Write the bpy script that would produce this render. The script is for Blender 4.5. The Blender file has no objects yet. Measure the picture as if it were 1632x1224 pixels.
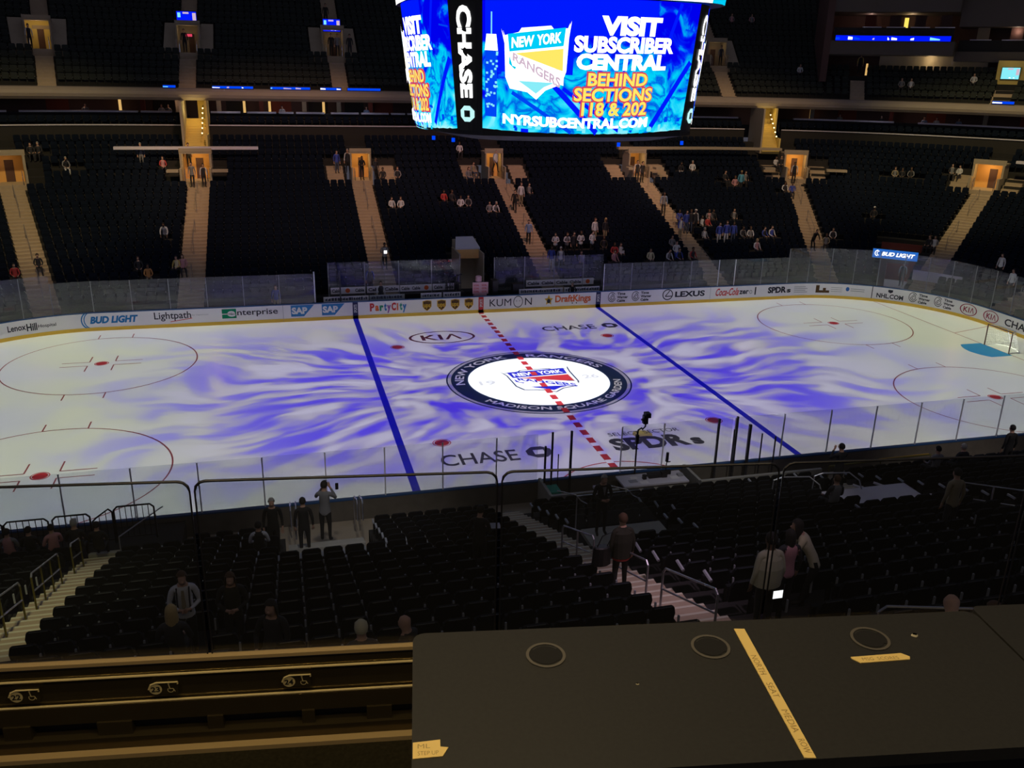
import bpy, math, random
from mathutils import Vector, Matrix
C = bpy.context.scene.collection
SC = bpy.context.scene
R = math.radians
random.seed(7)
FT = .3048
# ------------------------------------------------------------------ camera
CAM = (-12.038, -39.503, 14.424)
YAW, PIT, ROL = .2637, -.3415, .0227
cam = bpy.data.objects.new('camera', bpy.data.cameras.new('camera'))
C.objects.link(cam)
cam.data.sensor_width = 36
cam.data.lens = 36 * 1410.18 / 1632
cam.data.clip_start = .05
cam.data.clip_end = 400
_r = Vector((math.cos(YAW), -math.sin(YAW), 0))
_f = Vector((math.sin(YAW) * math.cos(PIT), math.cos(YAW) * math.cos(PIT), math.sin(PIT)))
_u = _r.cross(_f)
_x = _r * math.cos(ROL) + _u * math.sin(ROL)
_y = -_r * math.sin(ROL) + _u * math.cos(ROL)
_m = Matrix((_x, _y, -_f)).transposed().to_4x4()
_m.translation = CAM
cam.matrix_world = _m
SC.camera = cam
# ------------------------------------------------------------------ world and exposure
SC.view_settings.view_transform = 'Standard'
SC.view_settings.look = 'None'
SC.view_settings.exposure = 0
SC.view_settings.gamma = 1
SC.view_settings.use_curve_mapping = False
wd = bpy.data.worlds.new('arena_air')
SC.world = wd
wd.use_nodes = True
wd.node_tree.nodes['Background'].inputs[0].default_value = (.62, .60, .78, 1)
wd.node_tree.nodes['Background'].inputs[1].default_value = .085


def spot(name, loc, target, power, color, angle, blend=.5, radius=.5):
    l = bpy.data.lights.new(name, 'SPOT')
    l.energy = power
    l.color = color
    l.spot_size = R(angle)
    l.spot_blend = blend
    l.shadow_soft_size = radius
    o = bpy.data.objects.new(name, l)
    C.objects.link(o)
    o.location = loc
    d = Vector(target) - Vector(loc)
    o.rotation_euler = d.to_track_quat('-Z', 'Y').to_euler()
    return o


def point(name, loc, power, color, radius=.12):
    l = bpy.data.lights.new(name, 'POINT')
    l.energy = power
    l.color = color
    l.shadow_soft_size = radius
    o = bpy.data.objects.new(name, l)
    C.objects.link(o)
    o.location = loc
    return o


# the patterned rink projector (a gobo light hung over centre ice)
GH = 11.45


def rink_projector():
    l = bpy.data.lights.new('rink_pattern_projector', 'SPOT')
    l.energy = 4 * math.pi * math.pi * GH * GH  # irradiance on the ice = node strength
    l.spot_size = R(150)
    l.spot_blend = .05
    l.shadow_soft_size = .015
    l.use_nodes = True
    nt = l.node_tree
    n = nt.nodes
    L = nt.links.new
    em = n['Emission']
    tc = n.new('ShaderNodeTexCoord')
    sx = n.new('ShaderNodeSeparateXYZ')
    L(tc.outputs['Normal'], sx.inputs[0])

    def M(op, a, b=None, c=None, clamp=False):
        k = n.new('ShaderNodeMath')
        k.operation = op
        k.use_clamp = clamp
        for i, v in enumerate((a, b, c)):
            if v is None:
                continue
            if isinstance(v, (int, float)):
                k.inputs[i].default_value = v
            else:
                L(v, k.inputs[i])
        return k.outputs[0]
    az = M('ABSOLUTE', sx.outputs[2])
    X = M('MULTIPLY', M('DIVIDE', sx.outputs[0], az), GH)
    Y = M('MULTIPLY', M('DIVIDE', sx.outputs[1], az), GH)
    ax = M('ABSOLUTE', X)
    ay = M('ABSOLUTE', Y)
    r = M('SQRT', M('ADD', M('MULTIPLY', X, X), M('MULTIPLY', Y, Y)))

    def ss(v, a, b):
        k = n.new('ShaderNodeMapRange')
        k.interpolation_type = 'SMOOTHSTEP'
        L(v, k.inputs[0])
        k.inputs[1].default_value = a
        k.inputs[2].default_value = b
        return k.outputs[0]

    def noise(vx, vy, vz, scale, detail, dist):
        c = n.new('ShaderNodeCombineXYZ')
        for i, v in enumerate((vx, vy, vz)):
            if isinstance(v, (int, float)):
                c.inputs[i].default_value = v
            else:
                L(v, c.inputs[i])
        k = n.new('ShaderNodeTexNoise')
        k.inputs['Scale'].default_value = scale
        k.inputs['Detail'].default_value = detail
        k.inputs['Distortion'].default_value = dist
        L(c.outputs[0], k.inputs['Vector'])
        return k.outputs[0]
    th = M('ARCTAN2', Y, ax)
    sgn = M('MULTIPLY', M('SIGN', X), 13.0)
    w1 = noise(X, Y, 0, .16, 1, 0)
    thw = M('ADD', th, M('MULTIPLY', M('SUBTRACT', w1, .5), .38))
    st = noise(M('MULTIPLY', thw, 6.5), M('MULTIPLY', r, .16), sgn, 1.7, 2.5, .28)
    st2 = noise(X, M('MULTIPLY', Y, 1.3), 4.0, .42, 2.0, .9)
    mixf = ss(r, 5.5, 10.5)
    stm = M('ADD', M('MULTIPLY', st, mixf), M('MULTIPLY', st2, M('SUBTRACT', 1.0, mixf)))
    dark = ss(stm, .42, .63)
    brt = ss(stm, .50, .34)
    # where the streaks live
    env = M('MULTIPLY', ss(ax, 23.0, 8.5), ss(ay, 12.5, 3.5))
    env = M('MULTIPLY', env, ss(r, 3.2, 5.5))
    # sheared so the whole pattern leans a little as on the photo
    mp = M('MULTIPLY', dark, M('POWER', env, .65))
    mb = M('MULTIPLY', brt, M('MULTIPLY', env, .75))
    endf = ss(ax, 8.5, 19.0)

    def mixc(f, a, b):
        k = n.new('ShaderNodeMix')
        k.data_type = 'RGBA'
        if isinstance(f, (int, float)):
            k.inputs[0].default_value = f
        else:
            L(f, k.inputs[0])
        for s, v in ((6, a), (7, b)):
            if isinstance(v, tuple):
                k.inputs[s].default_value = (*v, 1)
            else:
                L(v, k.inputs[s])
        return k.outputs[2]
    patch = noise(X, Y, 9.0, .13, 2, .3)
    centre = mixc(ss(patch, .42, .6), (.58, .52, .70), (.66, .62, .54))
    ends = mixc(ss(patch, .40, .62), (.68, .70, .68), (.80, .84, .54))
    base = mixc(endf, centre, ends)
    tint = mixc(M('MULTIPLY', env, .6), base, (.46, .38, .80))
    col = mixc(mp, tint, (.06, .0, 1.25))
    col = mixc(mb, col, (.92, .88, 1.15))
    # the white pool on the centre crest
    crest = ss(r, 3.62, 3.50)
    col = mixc(crest, col, (2.3, 2.35, 2.5))
    # the edge of the beam follows the boards
    qx = M('MAXIMUM', M('SUBTRACT', ax, 21.95), 0)
    qy = M('MAXIMUM', M('SUBTRACT', ay, 4.42), 0)
    inside = ss(M('SUBTRACT', M('SQRT', M('ADD', M('MULTIPLY', qx, qx), M('MULTIPLY', qy, qy))), 8.53), .04, -.12)
    inv = M('DIVIDE', 1.0, M('MULTIPLY', az, M('MULTIPLY', az, az)))
    L(col, em.inputs[0])
    L(M('MULTIPLY', M('MULTIPLY', inside, inv), .65), em.inputs[1])
    o = bpy.data.objects.new('rink_pattern_projector', l)
    C.objects.link(o)
    o.location = (0, 0, GH)


rink_projector()
# house lights over the stands
WARM = (1, .70, .45)
for i, (x, t, c, p) in enumerate(((-30, -28, (1, .76, .34), 20000), (-12, -11, (1, .58, .35), 20000), (8, 8, (1, .52, .38), 20000),
                                  (24, 25, (1, .68, .36), 20000), (36, 42, (1, .78, .34), 20000))):
    spot('house_light', (x * .8, 4, 33), (t, 28 - max(0, abs(t) - 26) * .45, 7), p, c, 42, .7, 1.2)
for x, t, c, p in ((-16, -17.8, (1, .90, .45), 9000), (-4, -5.4, (1, .66, .84), 8000), (12, 9, (1, .8, .6), 1500)):
    spot('near_house_light', (x, -33, 25), (t, -20.5 if t < -10 else -25, 3), p, c, (18 if t < -10 else 13) if t < 0 else 30, .9, .8)
for x in (-11, 1, 12):
    spot('walkway_fill_light', (x, -31, 22), (x + 1, -15.0, .8), 5000, (1, .9, .82), 17, .9, .6)  # added fill spots, brighten the near walkway and the backlit glass posts
# added spots that brighten the far boards from the near side
for x, t, p in ((-20, -22, 2600), (0, 0, 2600), (20, 20, 2000), (20, 33, 1500)):
    spot('board_fill_light', (x, -15, 25), (t, 13 if t < 30 else 5, .4), p, (1, .86, 1), 30, .9, .8)


# ------------------------------------------------------------------ materials
def mat(name, col, rough=.7, metal=0, spec=.5, emit=None, es=1, noise=None, alpha=None):
    m = bpy.data.materials.new(name)
    m.use_nodes = True
    nt = m.node_tree
    b = nt.nodes['Principled BSDF']
    b.inputs['Base Color'].default_value = (*col, 1)
    b.inputs['Roughness'].default_value = rough
    b.inputs['Metallic'].default_value = metal
    b.inputs['Specular IOR Level'].default_value = spec
    if emit:
        b.inputs['Emission Color'].default_value = (*emit, 1)
        b.inputs['Emission Strength'].default_value = es
    if alpha is not None:
        b.inputs['Alpha'].default_value = alpha
    if noise:
        sc, amt = noise
        tc = nt.nodes.new('ShaderNodeTexCoord')
        nz = nt.nodes.new('ShaderNodeTexNoise')
        nz.inputs['Scale'].default_value = sc
        nz.inputs['Detail'].default_value = 4
        mr = nt.nodes.new('ShaderNodeMapRange')
        mr.inputs[3].default_value = 1 - amt
        mr.inputs[4].default_value = 1 + amt
        mx = nt.nodes.new('ShaderNodeVectorMath')
        mx.operation = 'SCALE'
        mx.inputs[0].default_value = col
        nt.links.new(tc.outputs['Object'], nz.inputs['Vector'])
        nt.links.new(nz.outputs[0], mr.inputs[0])
        nt.links.new(mr.outputs[0], mx.inputs['Scale'])
        nt.links.new(mx.outputs[0], b.inputs['Base Color'])
    return m


def srgb(r, g, b):
    f = lambda c: (c / 255 / 12.92) if c <= 10 else ((c / 255 + .055) / 1.055) ** 2.4
    return (f(r), f(g), f(b))


def glassmat(name, tint, refl, haze):
    m = bpy.data.materials.new(name)
    m.use_nodes = True
    nt = m.node_tree
    n = nt.nodes
    n.clear()
    out = n.new('ShaderNodeOutputMaterial')
    tr = n.new('ShaderNodeBsdfTransparent')
    tr.inputs[0].default_value = (*tint, 1)
    gl = n.new('ShaderNodeBsdfGlossy')
    gl.inputs['Roughness'].default_value = .02
    gl.inputs[0].default_value = (1, 1, 1, 1)
    df = n.new('ShaderNodeBsdfDiffuse')
    df.inputs[0].default_value = (.8, .8, .85, 1)
    m1 = n.new('ShaderNodeMixShader')
    m1.inputs[0].default_value = haze
    m2 = n.new('ShaderNodeMixShader')
    lw = n.new('ShaderNodeLayerWeight')
    pw = n.new('ShaderNodeMath')
    pw.operation = 'POWER'
    pw.inputs[1].default_value = 5
    mu = n.new('ShaderNodeMath')
    mu.operation = 'MULTIPLY_ADD'
    mu.inputs[1].default_value = refl * .9
    mu.inputs[2].default_value = refl * .035
    nt.links.new(lw.outputs['Facing'], pw.inputs[0])
    nt.links.new(pw.outputs[0], mu.inputs[0])
    nt.links.new(tr.outputs[0], m1.inputs[1])
    nt.links.new(df.outputs[0], m1.inputs[2])
    nt.links.new(mu.outputs[0], m2.inputs[0])
    nt.links.new(m1.outputs[0], m2.inputs[1])
    nt.links.new(gl.outputs[0], m2.inputs[2])
    nt.links.new(m2.outputs[0], out.inputs[0])
    return m


def paint(name, col, gloss=.12):
    return mat(name, col, .35, 0, gloss)


M_ = {}
M_['ice'] = mat('ice', (.80, .81, .82), .22, 0, .25, noise=(.35, .03))
M_['blue_paint'] = paint('blue_paint', (.012, .015, .42))
M_['red_paint'] = paint('red_paint', (.45, .03, .04))
M_['thin_red'] = paint('thin_red_paint', (.26, .06, .07))
M_['white_paint'] = paint('white_paint', (.82, .83, .85))
M_['black_paint'] = paint('black_paint', (.035, .035, .05))
M_['grey_paint'] = paint('grey_paint', (.50, .50, .53))
M_['maroon_paint'] = paint('maroon_paint', (.09, .02, .04))
M_['navy_paint'] = paint('navy_paint', (.015, .032, .085))
M_['crease_blue'] = paint('crease_blue_paint', (.03, .27, .62))
M_['gold_paint'] = paint('gold_paint', (.55, .45, .10))
M_['board'] = mat('white_board', (.86, .83, .88), .4, 0, .3)
M_['kick'] = mat('yellow_kick_plate', (.80, .50, .05), .4)
M_['cap'] = mat('blue_cap_rail', (.02, .09, .26), .4)
M_['board_back'] = mat('board_back', (.13, .115, .10), .7, noise=(3, .3))
M_['glass'] = glassmat('rink_glass', (.93, .94, .95), .8, .045)
M_['fglass'] = glassmat('balcony_glass', (.86, .88, .88), .9, .006)
M_['post'] = mat('grey_post', (.24, .24, .27), .5)
M_['white_post'] = mat('white_post', (.75, .75, .82), .5)
M_['dark_post'] = mat('dark_post', (.03, .03, .035), .5)
M_['seat'] = mat('navy_seat_fabric', (.0055, .0095, .021), .85, 0, .08, noise=(2.5, .35))
M_['seat_near'] = mat('dark_seat_fabric', (.010, .011, .015), .8, 0, .12, noise=(8, .3))
M_['seat_edge'] = mat('seat_edge_plastic', (.028, .034, .05), .35, 0, .5)
M_['arm'] = mat('armrest_pale_glint', (.36, .38, .44), .4, 0, .5)  # light glints on the seat arms put into a paler colour
M_['tread'] = mat('terrace_concrete', (.018, .017, .018), .9, noise=(1.5, .3))
M_['step'] = mat('tan_step', (.42, .33, .24), .8, noise=(4, .12))
M_['nosing'] = mat('pale_step_nosing', (.62, .58, .46), .7)
M_['tan_wall'] = mat('tan_wall', (.38, .32, .24), .8, noise=(2, .1))
M_['dark_wall'] = mat('dark_wall', (.02, .018, .018), .8)
M_['fascia'] = mat('brown_fascia', (.30, .25, .21), .6, noise=(1.5, .08))
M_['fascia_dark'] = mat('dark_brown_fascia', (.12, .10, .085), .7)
M_['suite'] = mat('suite_wall', (.10, .05, .045), .7)
M_['redwall'] = mat('red_suite_wall', (.22, .04, .02), .7)
M_['ledge'] = mat('pale_ledge', (.66, .63, .74), .4)
M_['orange_wall'] = mat('orange_wall', (.75, .42, .14), .7)
M_['yellow_wall'] = mat('yellow_wall', (.72, .55, .16), .7)
M_['chrome'] = mat('brushed_rail', (.55, .55, .6), .25, .9)
M_['rail_dark'] = mat('dark_rail', (.02, .02, .025), .35, .5)
M_['aisle_rail'] = mat('aisle_rail', (.30, .27, .24), .4, .3)
M_['brass_rail'] = mat('olive_rail_post', (.22, .19, .05), .4, .6)
M_['black'] = mat('black_plastic', (.008, .008, .010), .5)
M_['lamp'] = mat('warm_lamp', (1, .8, .4), emit=(1, .74, .34), es=5)
M_['net'] = mat('white_netting', (.8, .8, .8), .8, alpha=.38)
M_['goal_red'] = mat('goal_frame_dark_red', (.035, .010, .010), .4)
for k, c in dict(skin=(.50, .30, .22), skin_dark=(.16, .09, .06), hair_dark=(.012, .010, .009), hair_brown=(.08, .04, .02), hair_blond=(.50, .36, .16),
                 hair_grey=(.35, .34, .32), white=(.62, .62, .66), grey=(.20, .20, .22), black_cloth=(.012, .012, .014), darkcloth=(.025, .025, .032), blue=(.05, .08, .42),
                 lightblue=(.22, .32, .55), red=(.48, .05, .05), pink=(.50, .25, .28), cream=(.60, .54, .36), orange=(.50, .24, .08), yellow=(.60, .45, .12),
                 teal=(.10, .35, .50), khaki=(.30, .25, .16), olive=(.022, .021, .013), jeans=(.06, .08, .14), shoe=(.02, .02, .02), beige=(.58, .54, .40), vest=(.02, .02, .03)).items():
    M_[k] = mat('cloth_' + k if k[:4] not in ('skin', 'hair') else k, c, .8)


def emis(name, c, s=1.0):
    m = bpy.data.materials.new(name)
    m.use_nodes = True
    nt = m.node_tree
    nt.nodes.clear()
    o = nt.nodes.new('ShaderNodeOutputMaterial')
    e = nt.nodes.new('ShaderNodeEmission')
    e.inputs[0].default_value = (*c, 1)
    e.inputs[1].default_value = s
    nt.links.new(e.outputs[0], o.inputs[0])
    return m


M_['e_sign'] = emis('lit_sign_blue', (.02, .14, .55), 1.0)
M_['e_white'] = emis('lit_white', (1, 1, 1), 1.6)
M_['e_blue'] = emis('lit_blue', (0, .01, 1), 1.0)
M_['e_blue2'] = emis('lit_mid_blue', (0, .06, .9), 1.0)
M_['e_cyan'] = emis('lit_cyan', (0, .62, .95), 1.0)
M_['e_cyan2'] = emis('lit_pale_cyan', (.25, .85, .95), 1.0)
M_['e_yellow'] = emis('lit_yellow', (1, .72, .12), 1.15)
M_['e_red'] = emis('lit_red', (.75, .06, .12), .9)
M_['e_pink'] = emis('lit_pale_pink', (.8, .6, .75), .8)
M_['e_warm'] = emis('lit_warm', (1, .60, .20), .7)
M_['e_purple'] = emis('lit_purple', (.25, .02, .6), .8)


# ------------------------------------------------------------------ mesh helpers
class MB:
    def __init__(s):
        s.v = []
        s.f = []
        s.m = []
        s.k = 0

    def add(s, vs, fs, k=None):
        b = len(s.v)
        s.v += [tuple(p) for p in vs]
        s.f += [tuple(b + i for i in f) for f in fs]
        s.m += [s.k if k is None else k] * len(fs)

    def box(s, x0, x1, y0, y1, z0, z1, T=None, k=None):
        vs = [(x, y, z) for z in (z0, z1) for y in (y0, y1) for x in (x0, x1)]
        if T:
            vs = [T(*p) for p in vs]
        s.add(vs, [(0, 2, 3, 1), (4, 5, 7, 6), (0, 1, 5, 4), (2, 6, 7, 3), (0, 4, 6, 2), (1, 3, 7, 5)], k)

    def rbox(s, x0, x1, y0, y1, z0, z1, r, T=None, k=None, n=3):
        """box with rounded vertical-plane (xz) top corners"""
        pr = [(x0, z0), (x1, z0)]
        for i in range(n + 1):
            a = i / n * math.pi / 2
            pr.append((x1 - r + r * math.cos(a), z1 - r + r * math.sin(a)))
        for i in range(n + 1):
            a = math.pi / 2 + i / n * math.pi / 2
            pr.append((x0 + r + r * math.cos(a), z1 - r + r * math.sin(a)))
        N = len(pr)
        vs = [(x, y0, z) for x, z in pr] + [(x, y1, z) for x, z in pr]
        if T:
            vs = [T(*p) for p in vs]
        s.add(vs, [tuple(range(N)), tuple(range(2 * N - 1, N - 1, -1))] + [(i, i + N, (i + 1) % N + N, (i + 1) % N) for i in range(N)], k)

    def tube(s, pts, r, n=6, k=None, cap=True):
        pts = [Vector(p) for p in pts]
        rings = []
        up = None
        for i, p in enumerate(pts):
            if i == 0:
                d = pts[1] - p
            elif i == len(pts) - 1:
                d = p - pts[i - 1]
            else:
                d = (pts[i + 1] - p).normalized() + (p - pts[i - 1]).normalized()
            d.normalize()
            if up is None:
                up = Vector((0, 0, 1)) if abs(d.z) < .9 else Vector((1, 0, 0))
            a = d.cross(up).normalized()
            b = a.cross(d).normalized()
            up = b if abs(d.dot(b)) < .9 else up
            rr = r[i] if isinstance(r, (list, tuple)) else r
            rings.append([p + (a * math.cos(2 * math.pi * j / n) + b * math.sin(2 * math.pi * j / n)) * rr for j in range(n)])
        vs = [q for g in rings for q in g]
        fs = []
        for i in range(len(pts) - 1):
            for j in range(n):
                fs.append((i * n + j, i * n + (j + 1) % n, (i + 1) * n + (j + 1) % n, (i + 1) * n + j))
        if cap:
            fs.append(tuple(range(n - 1, -1, -1)))
            fs.append(tuple((len(pts) - 1) * n + j for j in range(n)))
        s.add(vs, fs, k)

    def obj(s, name, mats, parent=None, smooth=False, loc=None):
        me = bpy.data.meshes.new(name)
        me.from_pydata(s.v, [], s.f)
        if not isinstance(mats, (list, tuple)):
            mats = [mats]
        for m in mats:
            me.materials.append(M_[m] if isinstance(m, str) else m)
        if len(mats) > 1:
            me.polygons.foreach_set('material_index', s.m)
        if smooth:
            me.polygons.foreach_set('use_smooth', [True] * len(me.polygons))
        me.update()
        o = bpy.data.objects.new(name, me)
        C.objects.link(o)
        if parent:
            o.parent = parent
        if loc:
            o.location = loc
        return o


def tag(o, label, cat, group=None, kind=None):
    o['label'] = label
    o['category'] = cat
    if group:
        o['group'] = group
    if kind:
        o['kind'] = kind
    return o


def struct(o, label=None, cat=None):
    o['kind'] = 'structure'
    if label:
        o['label'] = label
    if cat:
        o['category'] = cat
    return o


def empty(name, loc=(0, 0, 0), rz=0):
    o = bpy.data.objects.new(name, None)
    C.objects.link(o)
    o.location = loc
    o.rotation_euler = (0, 0, rz)
    o.empty_display_size = .2
    return o


def copy_tree(o, parent=None):
    c = o.copy()
    C.objects.link(c)
    c.parent = parent
    for ch in list(o.children):
        copy_tree(ch, c)
    return c


_tc = {}


def text2d(t, bold=0.0, shear=0.0, spacing=1.0):
    """flat outline lettering scaled to a unit-high box: (verts, faces, aspect)"""
    key = (t, bold, shear, spacing)
    if key in _tc:
        return _tc[key]
    cu = bpy.data.curves.new('lettering', 'FONT')
    cu.body = t
    cu.offset = bold
    cu.shear = shear
    cu.space_character = spacing
    cu.resolution_u = 3
    o = bpy.data.objects.new('lettering', cu)
    C.objects.link(o)
    dg = bpy.context.evaluated_depsgraph_get()
    me = bpy.data.meshes.new_from_object(o.evaluated_get(dg))
    vs = [(v.co.x, v.co.y) for v in me.vertices]
    fs = [tuple(p.vertices) for p in me.polygons]
    bpy.data.objects.remove(o)
    bpy.data.curves.remove(cu)
    bpy.data.meshes.remove(me)
    x0 = min(v[0] for v in vs)
    x1 = max(v[0] for v in vs)
    y0 = min(v[1] for v in vs)
    y1 = max(v[1] for v in vs)
    h = max(y1 - y0, 1e-6)
    w = x1 - x0
    r = ([((x - x0) / w, (y - y0) / h) for x, y in vs], fs, w / h)
    _tc[key] = r
    return r


def put_text(mb, t, F, x0, x1, y0, y1, bold=.02, shear=0, k=None, spacing=1.0):
    vs, fs, a = text2d(t, bold, shear, spacing)
    mb.add([F(x0 + (x1 - x0) * u, y0 + (y1 - y0) * v) for u, v in vs], fs, k)


def put_poly(mb, pts, F, k=None):
    mb.add([F(x, y) for x, y in pts], [tuple(range(len(pts)))], k)


def ring_faces(mb, F, cx, cy, r0, r1, n=64, a0=0, a1=2 * math.pi, k=None, sx=1, sy=1):
    full = abs(a1 - a0 - 2 * math.pi) < 1e-6
    m = n if full else n + 1
    vs = []
    for i in range(m):
        a = a0 + (a1 - a0) * i / n
        for r in (r0, r1):
            vs.append(F(cx + r * sx * math.cos(a), cy + r * sy * math.sin(a)))
    fs = []
    for i in range(n):
        j = (i + 1) % m
        fs.append((2 * i, 2 * i + 1, 2 * j + 1, 2 * j))
    mb.add(vs, fs, k)


def disc(mb, F, cx, cy, r, n=40, k=None, sx=1, sy=1):
    mb.add([F(cx + r * sx * math.cos(2 * math.pi * i / n), cy + r * sy * math.sin(2 * math.pi * i / n)) for i in range(n)], [tuple(range(n))], k)


def line(mb, F, x0, y0, x1, y1, w, k=None):
    d = math.hypot(x1 - x0, y1 - y0)
    nx, ny = -(y1 - y0) / d * w / 2, (x1 - x0) / d * w / 2
    mb.add([F(x0 + nx, y0 + ny), F(x0 - nx, y0 - ny), F(x1 - nx, y1 - ny), F(x1 + nx, y1 + ny)], [(0, 1, 2, 3)], k)


# ------------------------------------------------------------------ rink outline and stands: every row is an offset of the boards
HX, HY, RR = 21.95, 4.42, 8.53


def BP(s, o, near=False):
    a = abs(s)
    sg = 1 if s >= 0 else -1
    if a <= HX:
        x, y, nx, ny = a, 12.95 + o, 0, 1
    else:
        ph = (a - HX) / RR
        if ph <= math.pi / 2:
            x, y, nx, ny = HX + (RR + o) * math.sin(ph), HY + (RR + o) * math.cos(ph), math.sin(ph), math.cos(ph)
        else:
            x, y, nx, ny = HX + RR + o, HY - (a - HX - RR * math.pi / 2), 1, 0
    if near:
        y, ny = -y, -ny
    return x * sg, y, nx * sg, ny


def W(s, o, z, near=False):
    x, y, _, _ = BP(s, o, near)
    return (x, y, z)


def dlen(s, o):
    """metres along the row per unit of s at offset o"""
    a = abs(s)
    return (RR + o) / RR if HX < a < HX + RR * math.pi / 2 else 1.0


def srange(s0, s1, step=1.2):
    n = max(1, int(math.ceil((s1 - s0) / step)))
    out = [s0 + (s1 - s0) * i / n for i in range(n + 1)]
    return out


def sweep(mb, s0, s1, prof, near=False, step=.9, k=None, caps=True):
    """sweep a closed or open (o,z) profile along the rows; prof closed polygon"""
    ss = srange(s0, s1, step)
    N = len(prof)
    vs = [W(s, o, z, near) for s in ss for o, z in prof]
    fs = []
    for i in range(len(ss) - 1):
        for j in range(N):
            a, b = i * N + j, i * N + (j + 1) % N
            fs.append((a, b, b + N, a + N))
    if caps:
        fs.append(tuple(range(N - 1, -1, -1)))
        fs.append(tuple((len(ss) - 1) * N + j for j in range(N)))
    mb.add(vs, fs, k)


def sweepbox(mb, s0, s1, o0, o1, z0, z1, near=False, k=None, step=.9):
    sweep(mb, s0, s1, [(o0, z0), (o1, z0), (o1, z1), (o0, z1)], near, step, k)


RD = .86


def rowo(k):
    return 2.0 + RD * k


def rowz(k):
    return .9 + .312 * k if k <= 17 else .9 + .312 * 17 + .43 * (k - 17)


def floor_at(o):
    k = int((o - 2.0 + 1e-6) / RD)
    return rowz(max(0, k))
# ================================================================== THE RINK
def outline(o=0, n=40):
    pts = []
    for cx, cy, a0 in ((HX, HY, 0), (-HX, HY, 90), (-HX, -HY, 180), (HX, -HY, 270)):
        for i in range(n + 1):
            a = R(a0 + 90 * i / n)
            pts.append((cx + (RR + o) * math.cos(a), cy + (RR + o) * math.sin(a)))
    return pts


mb = MB()
mb.add([(x, y, 0) for x, y in outline(.1)], [tuple(range(len(outline())))])
ol = outline(.1)
mb.add([(x, y, 0) for x, y in ol] + [(x, y, -.15) for x, y in ol], [(i, i + len(ol), (i + 1) % len(ol) + len(ol), (i + 1) % len(ol)) for i in range(len(ol))])
ice = mb.obj('ice_sheet', 'ice')
struct(ice, 'white ice sheet of the hockey rink inside the boards', 'ice')


def Z(z):
    return lambda x, y: (x, y, z)


for sx, nm in ((-1, 'left'), (1, 'right')):
    mb = MB()
    mb.box(sx * 7.77 - .15, sx * 7.77 + .15, -12.95, 12.95, .001, .004)
    o = mb.obj('blue_line', 'blue_paint', ice)
    mb = MB()
    g = 89 * FT * sx
    yy = HY + math.sqrt(RR ** 2 - (abs(g) - HX) ** 2)
    line(mb, Z(.004), g, -yy, g, yy, .06)
    for s_ in (-1, 1):
        line(mb, Z(.004), g, s_ * 3.35, sx * 30.4, s_ * 4.27, .06)
    mb.obj('goal_line', 'thin_red', ice)
    mb = MB()
    pts = [(g, -1.22), (g - sx * 1.37, -1.22)]
    for i in range(1, 12):
        y = -1.22 + 2.44 * i / 12
        pts.append((g - sx * math.sqrt(1.83 ** 2 - y * y), y))
    pts += [(g - sx * 1.37, 1.22), (g, 1.22)]
    if sx < 0:
        pts.reverse()
    put_poly(mb, pts, Z(.006))
    mb.obj('goal_crease', 'crease_blue', ice)
mb = MB()
mb.box(-.15, .15, -12.95, 12.95, .001, .004, k=0)
y = -12.6
while y < 12.7:
    mb.add([(-.15, y, .006), (.15, y, .006), (.15, y + .32, .006), (-.15, y + .32, .006)], [(0, 1, 2, 3)], 1)
    y += .86
mb.obj('centre_red_line', ['red_paint', 'white_paint'], ice)
mb = MB()
ring_faces(mb, Z(.005), 0, -12.95, 3.0, 3.06, 32, 0, math.pi)
mb.obj('referee_crease', 'red_paint', ice)
for x, yv in ((-20, 22), (20, 22), (-20, -22), (20, -22)):
    mb = MB()
    disc(mb, Z(.005), x * FT, yv * FT, .30)
    ring_faces(mb, Z(.0045), x * FT, yv * FT, .34, .38)
    mb.obj('neutral_zone_dot', 'red_paint', ice)
for x, yv in ((-69, 22), (69, 22), (-69, -22), (69, -22)):
    cx, cy = x * FT, yv * FT
    mb = MB()
    ring_faces(mb, Z(.004), cx, cy, 4.54, 4.60, 80)
    for a in (-1, 1):
        for b in (-1, 1):
            line(mb, Z(.004), cx + a * .61, cy + b * .30, cx + a * 1.9, cy + b * .30, .06)
            line(mb, Z(.004), cx + a * .61, cy + b * .30, cx + a * .61, cy + b * 1.2, .06)
            line(mb, Z(.004), cx + a * .87, cy + b * 4.5, cx + a * .87, cy + b * 5.25, .06)
    mb.obj('faceoff_circle', 'thin_red', ice)
    mb = MB()
    disc(mb, Z(.005), cx, cy, .27)
    ring_faces(mb, Z(.0045), cx, cy, .30, .34)
    mb.obj('faceoff_dot', 'red_paint', ice)

# shield crest as flat pieces, unit box; order of colours: outline, field, banner, letters, wedge, lower wedge
SH_OUT = [(-1, .98), (-.93, .78), (-.5, .86), (-.42, .98), (.42, 1.0), (.5, .9), (.93, .9), (1, 1.1), (.95, .62), (.93, -.35), (.80, -.72), (.35, -.88), (.08, -1.15), (-.2, -.92), (-.72, -.8), (-.86, -.45), (-.9, .55)]


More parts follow.
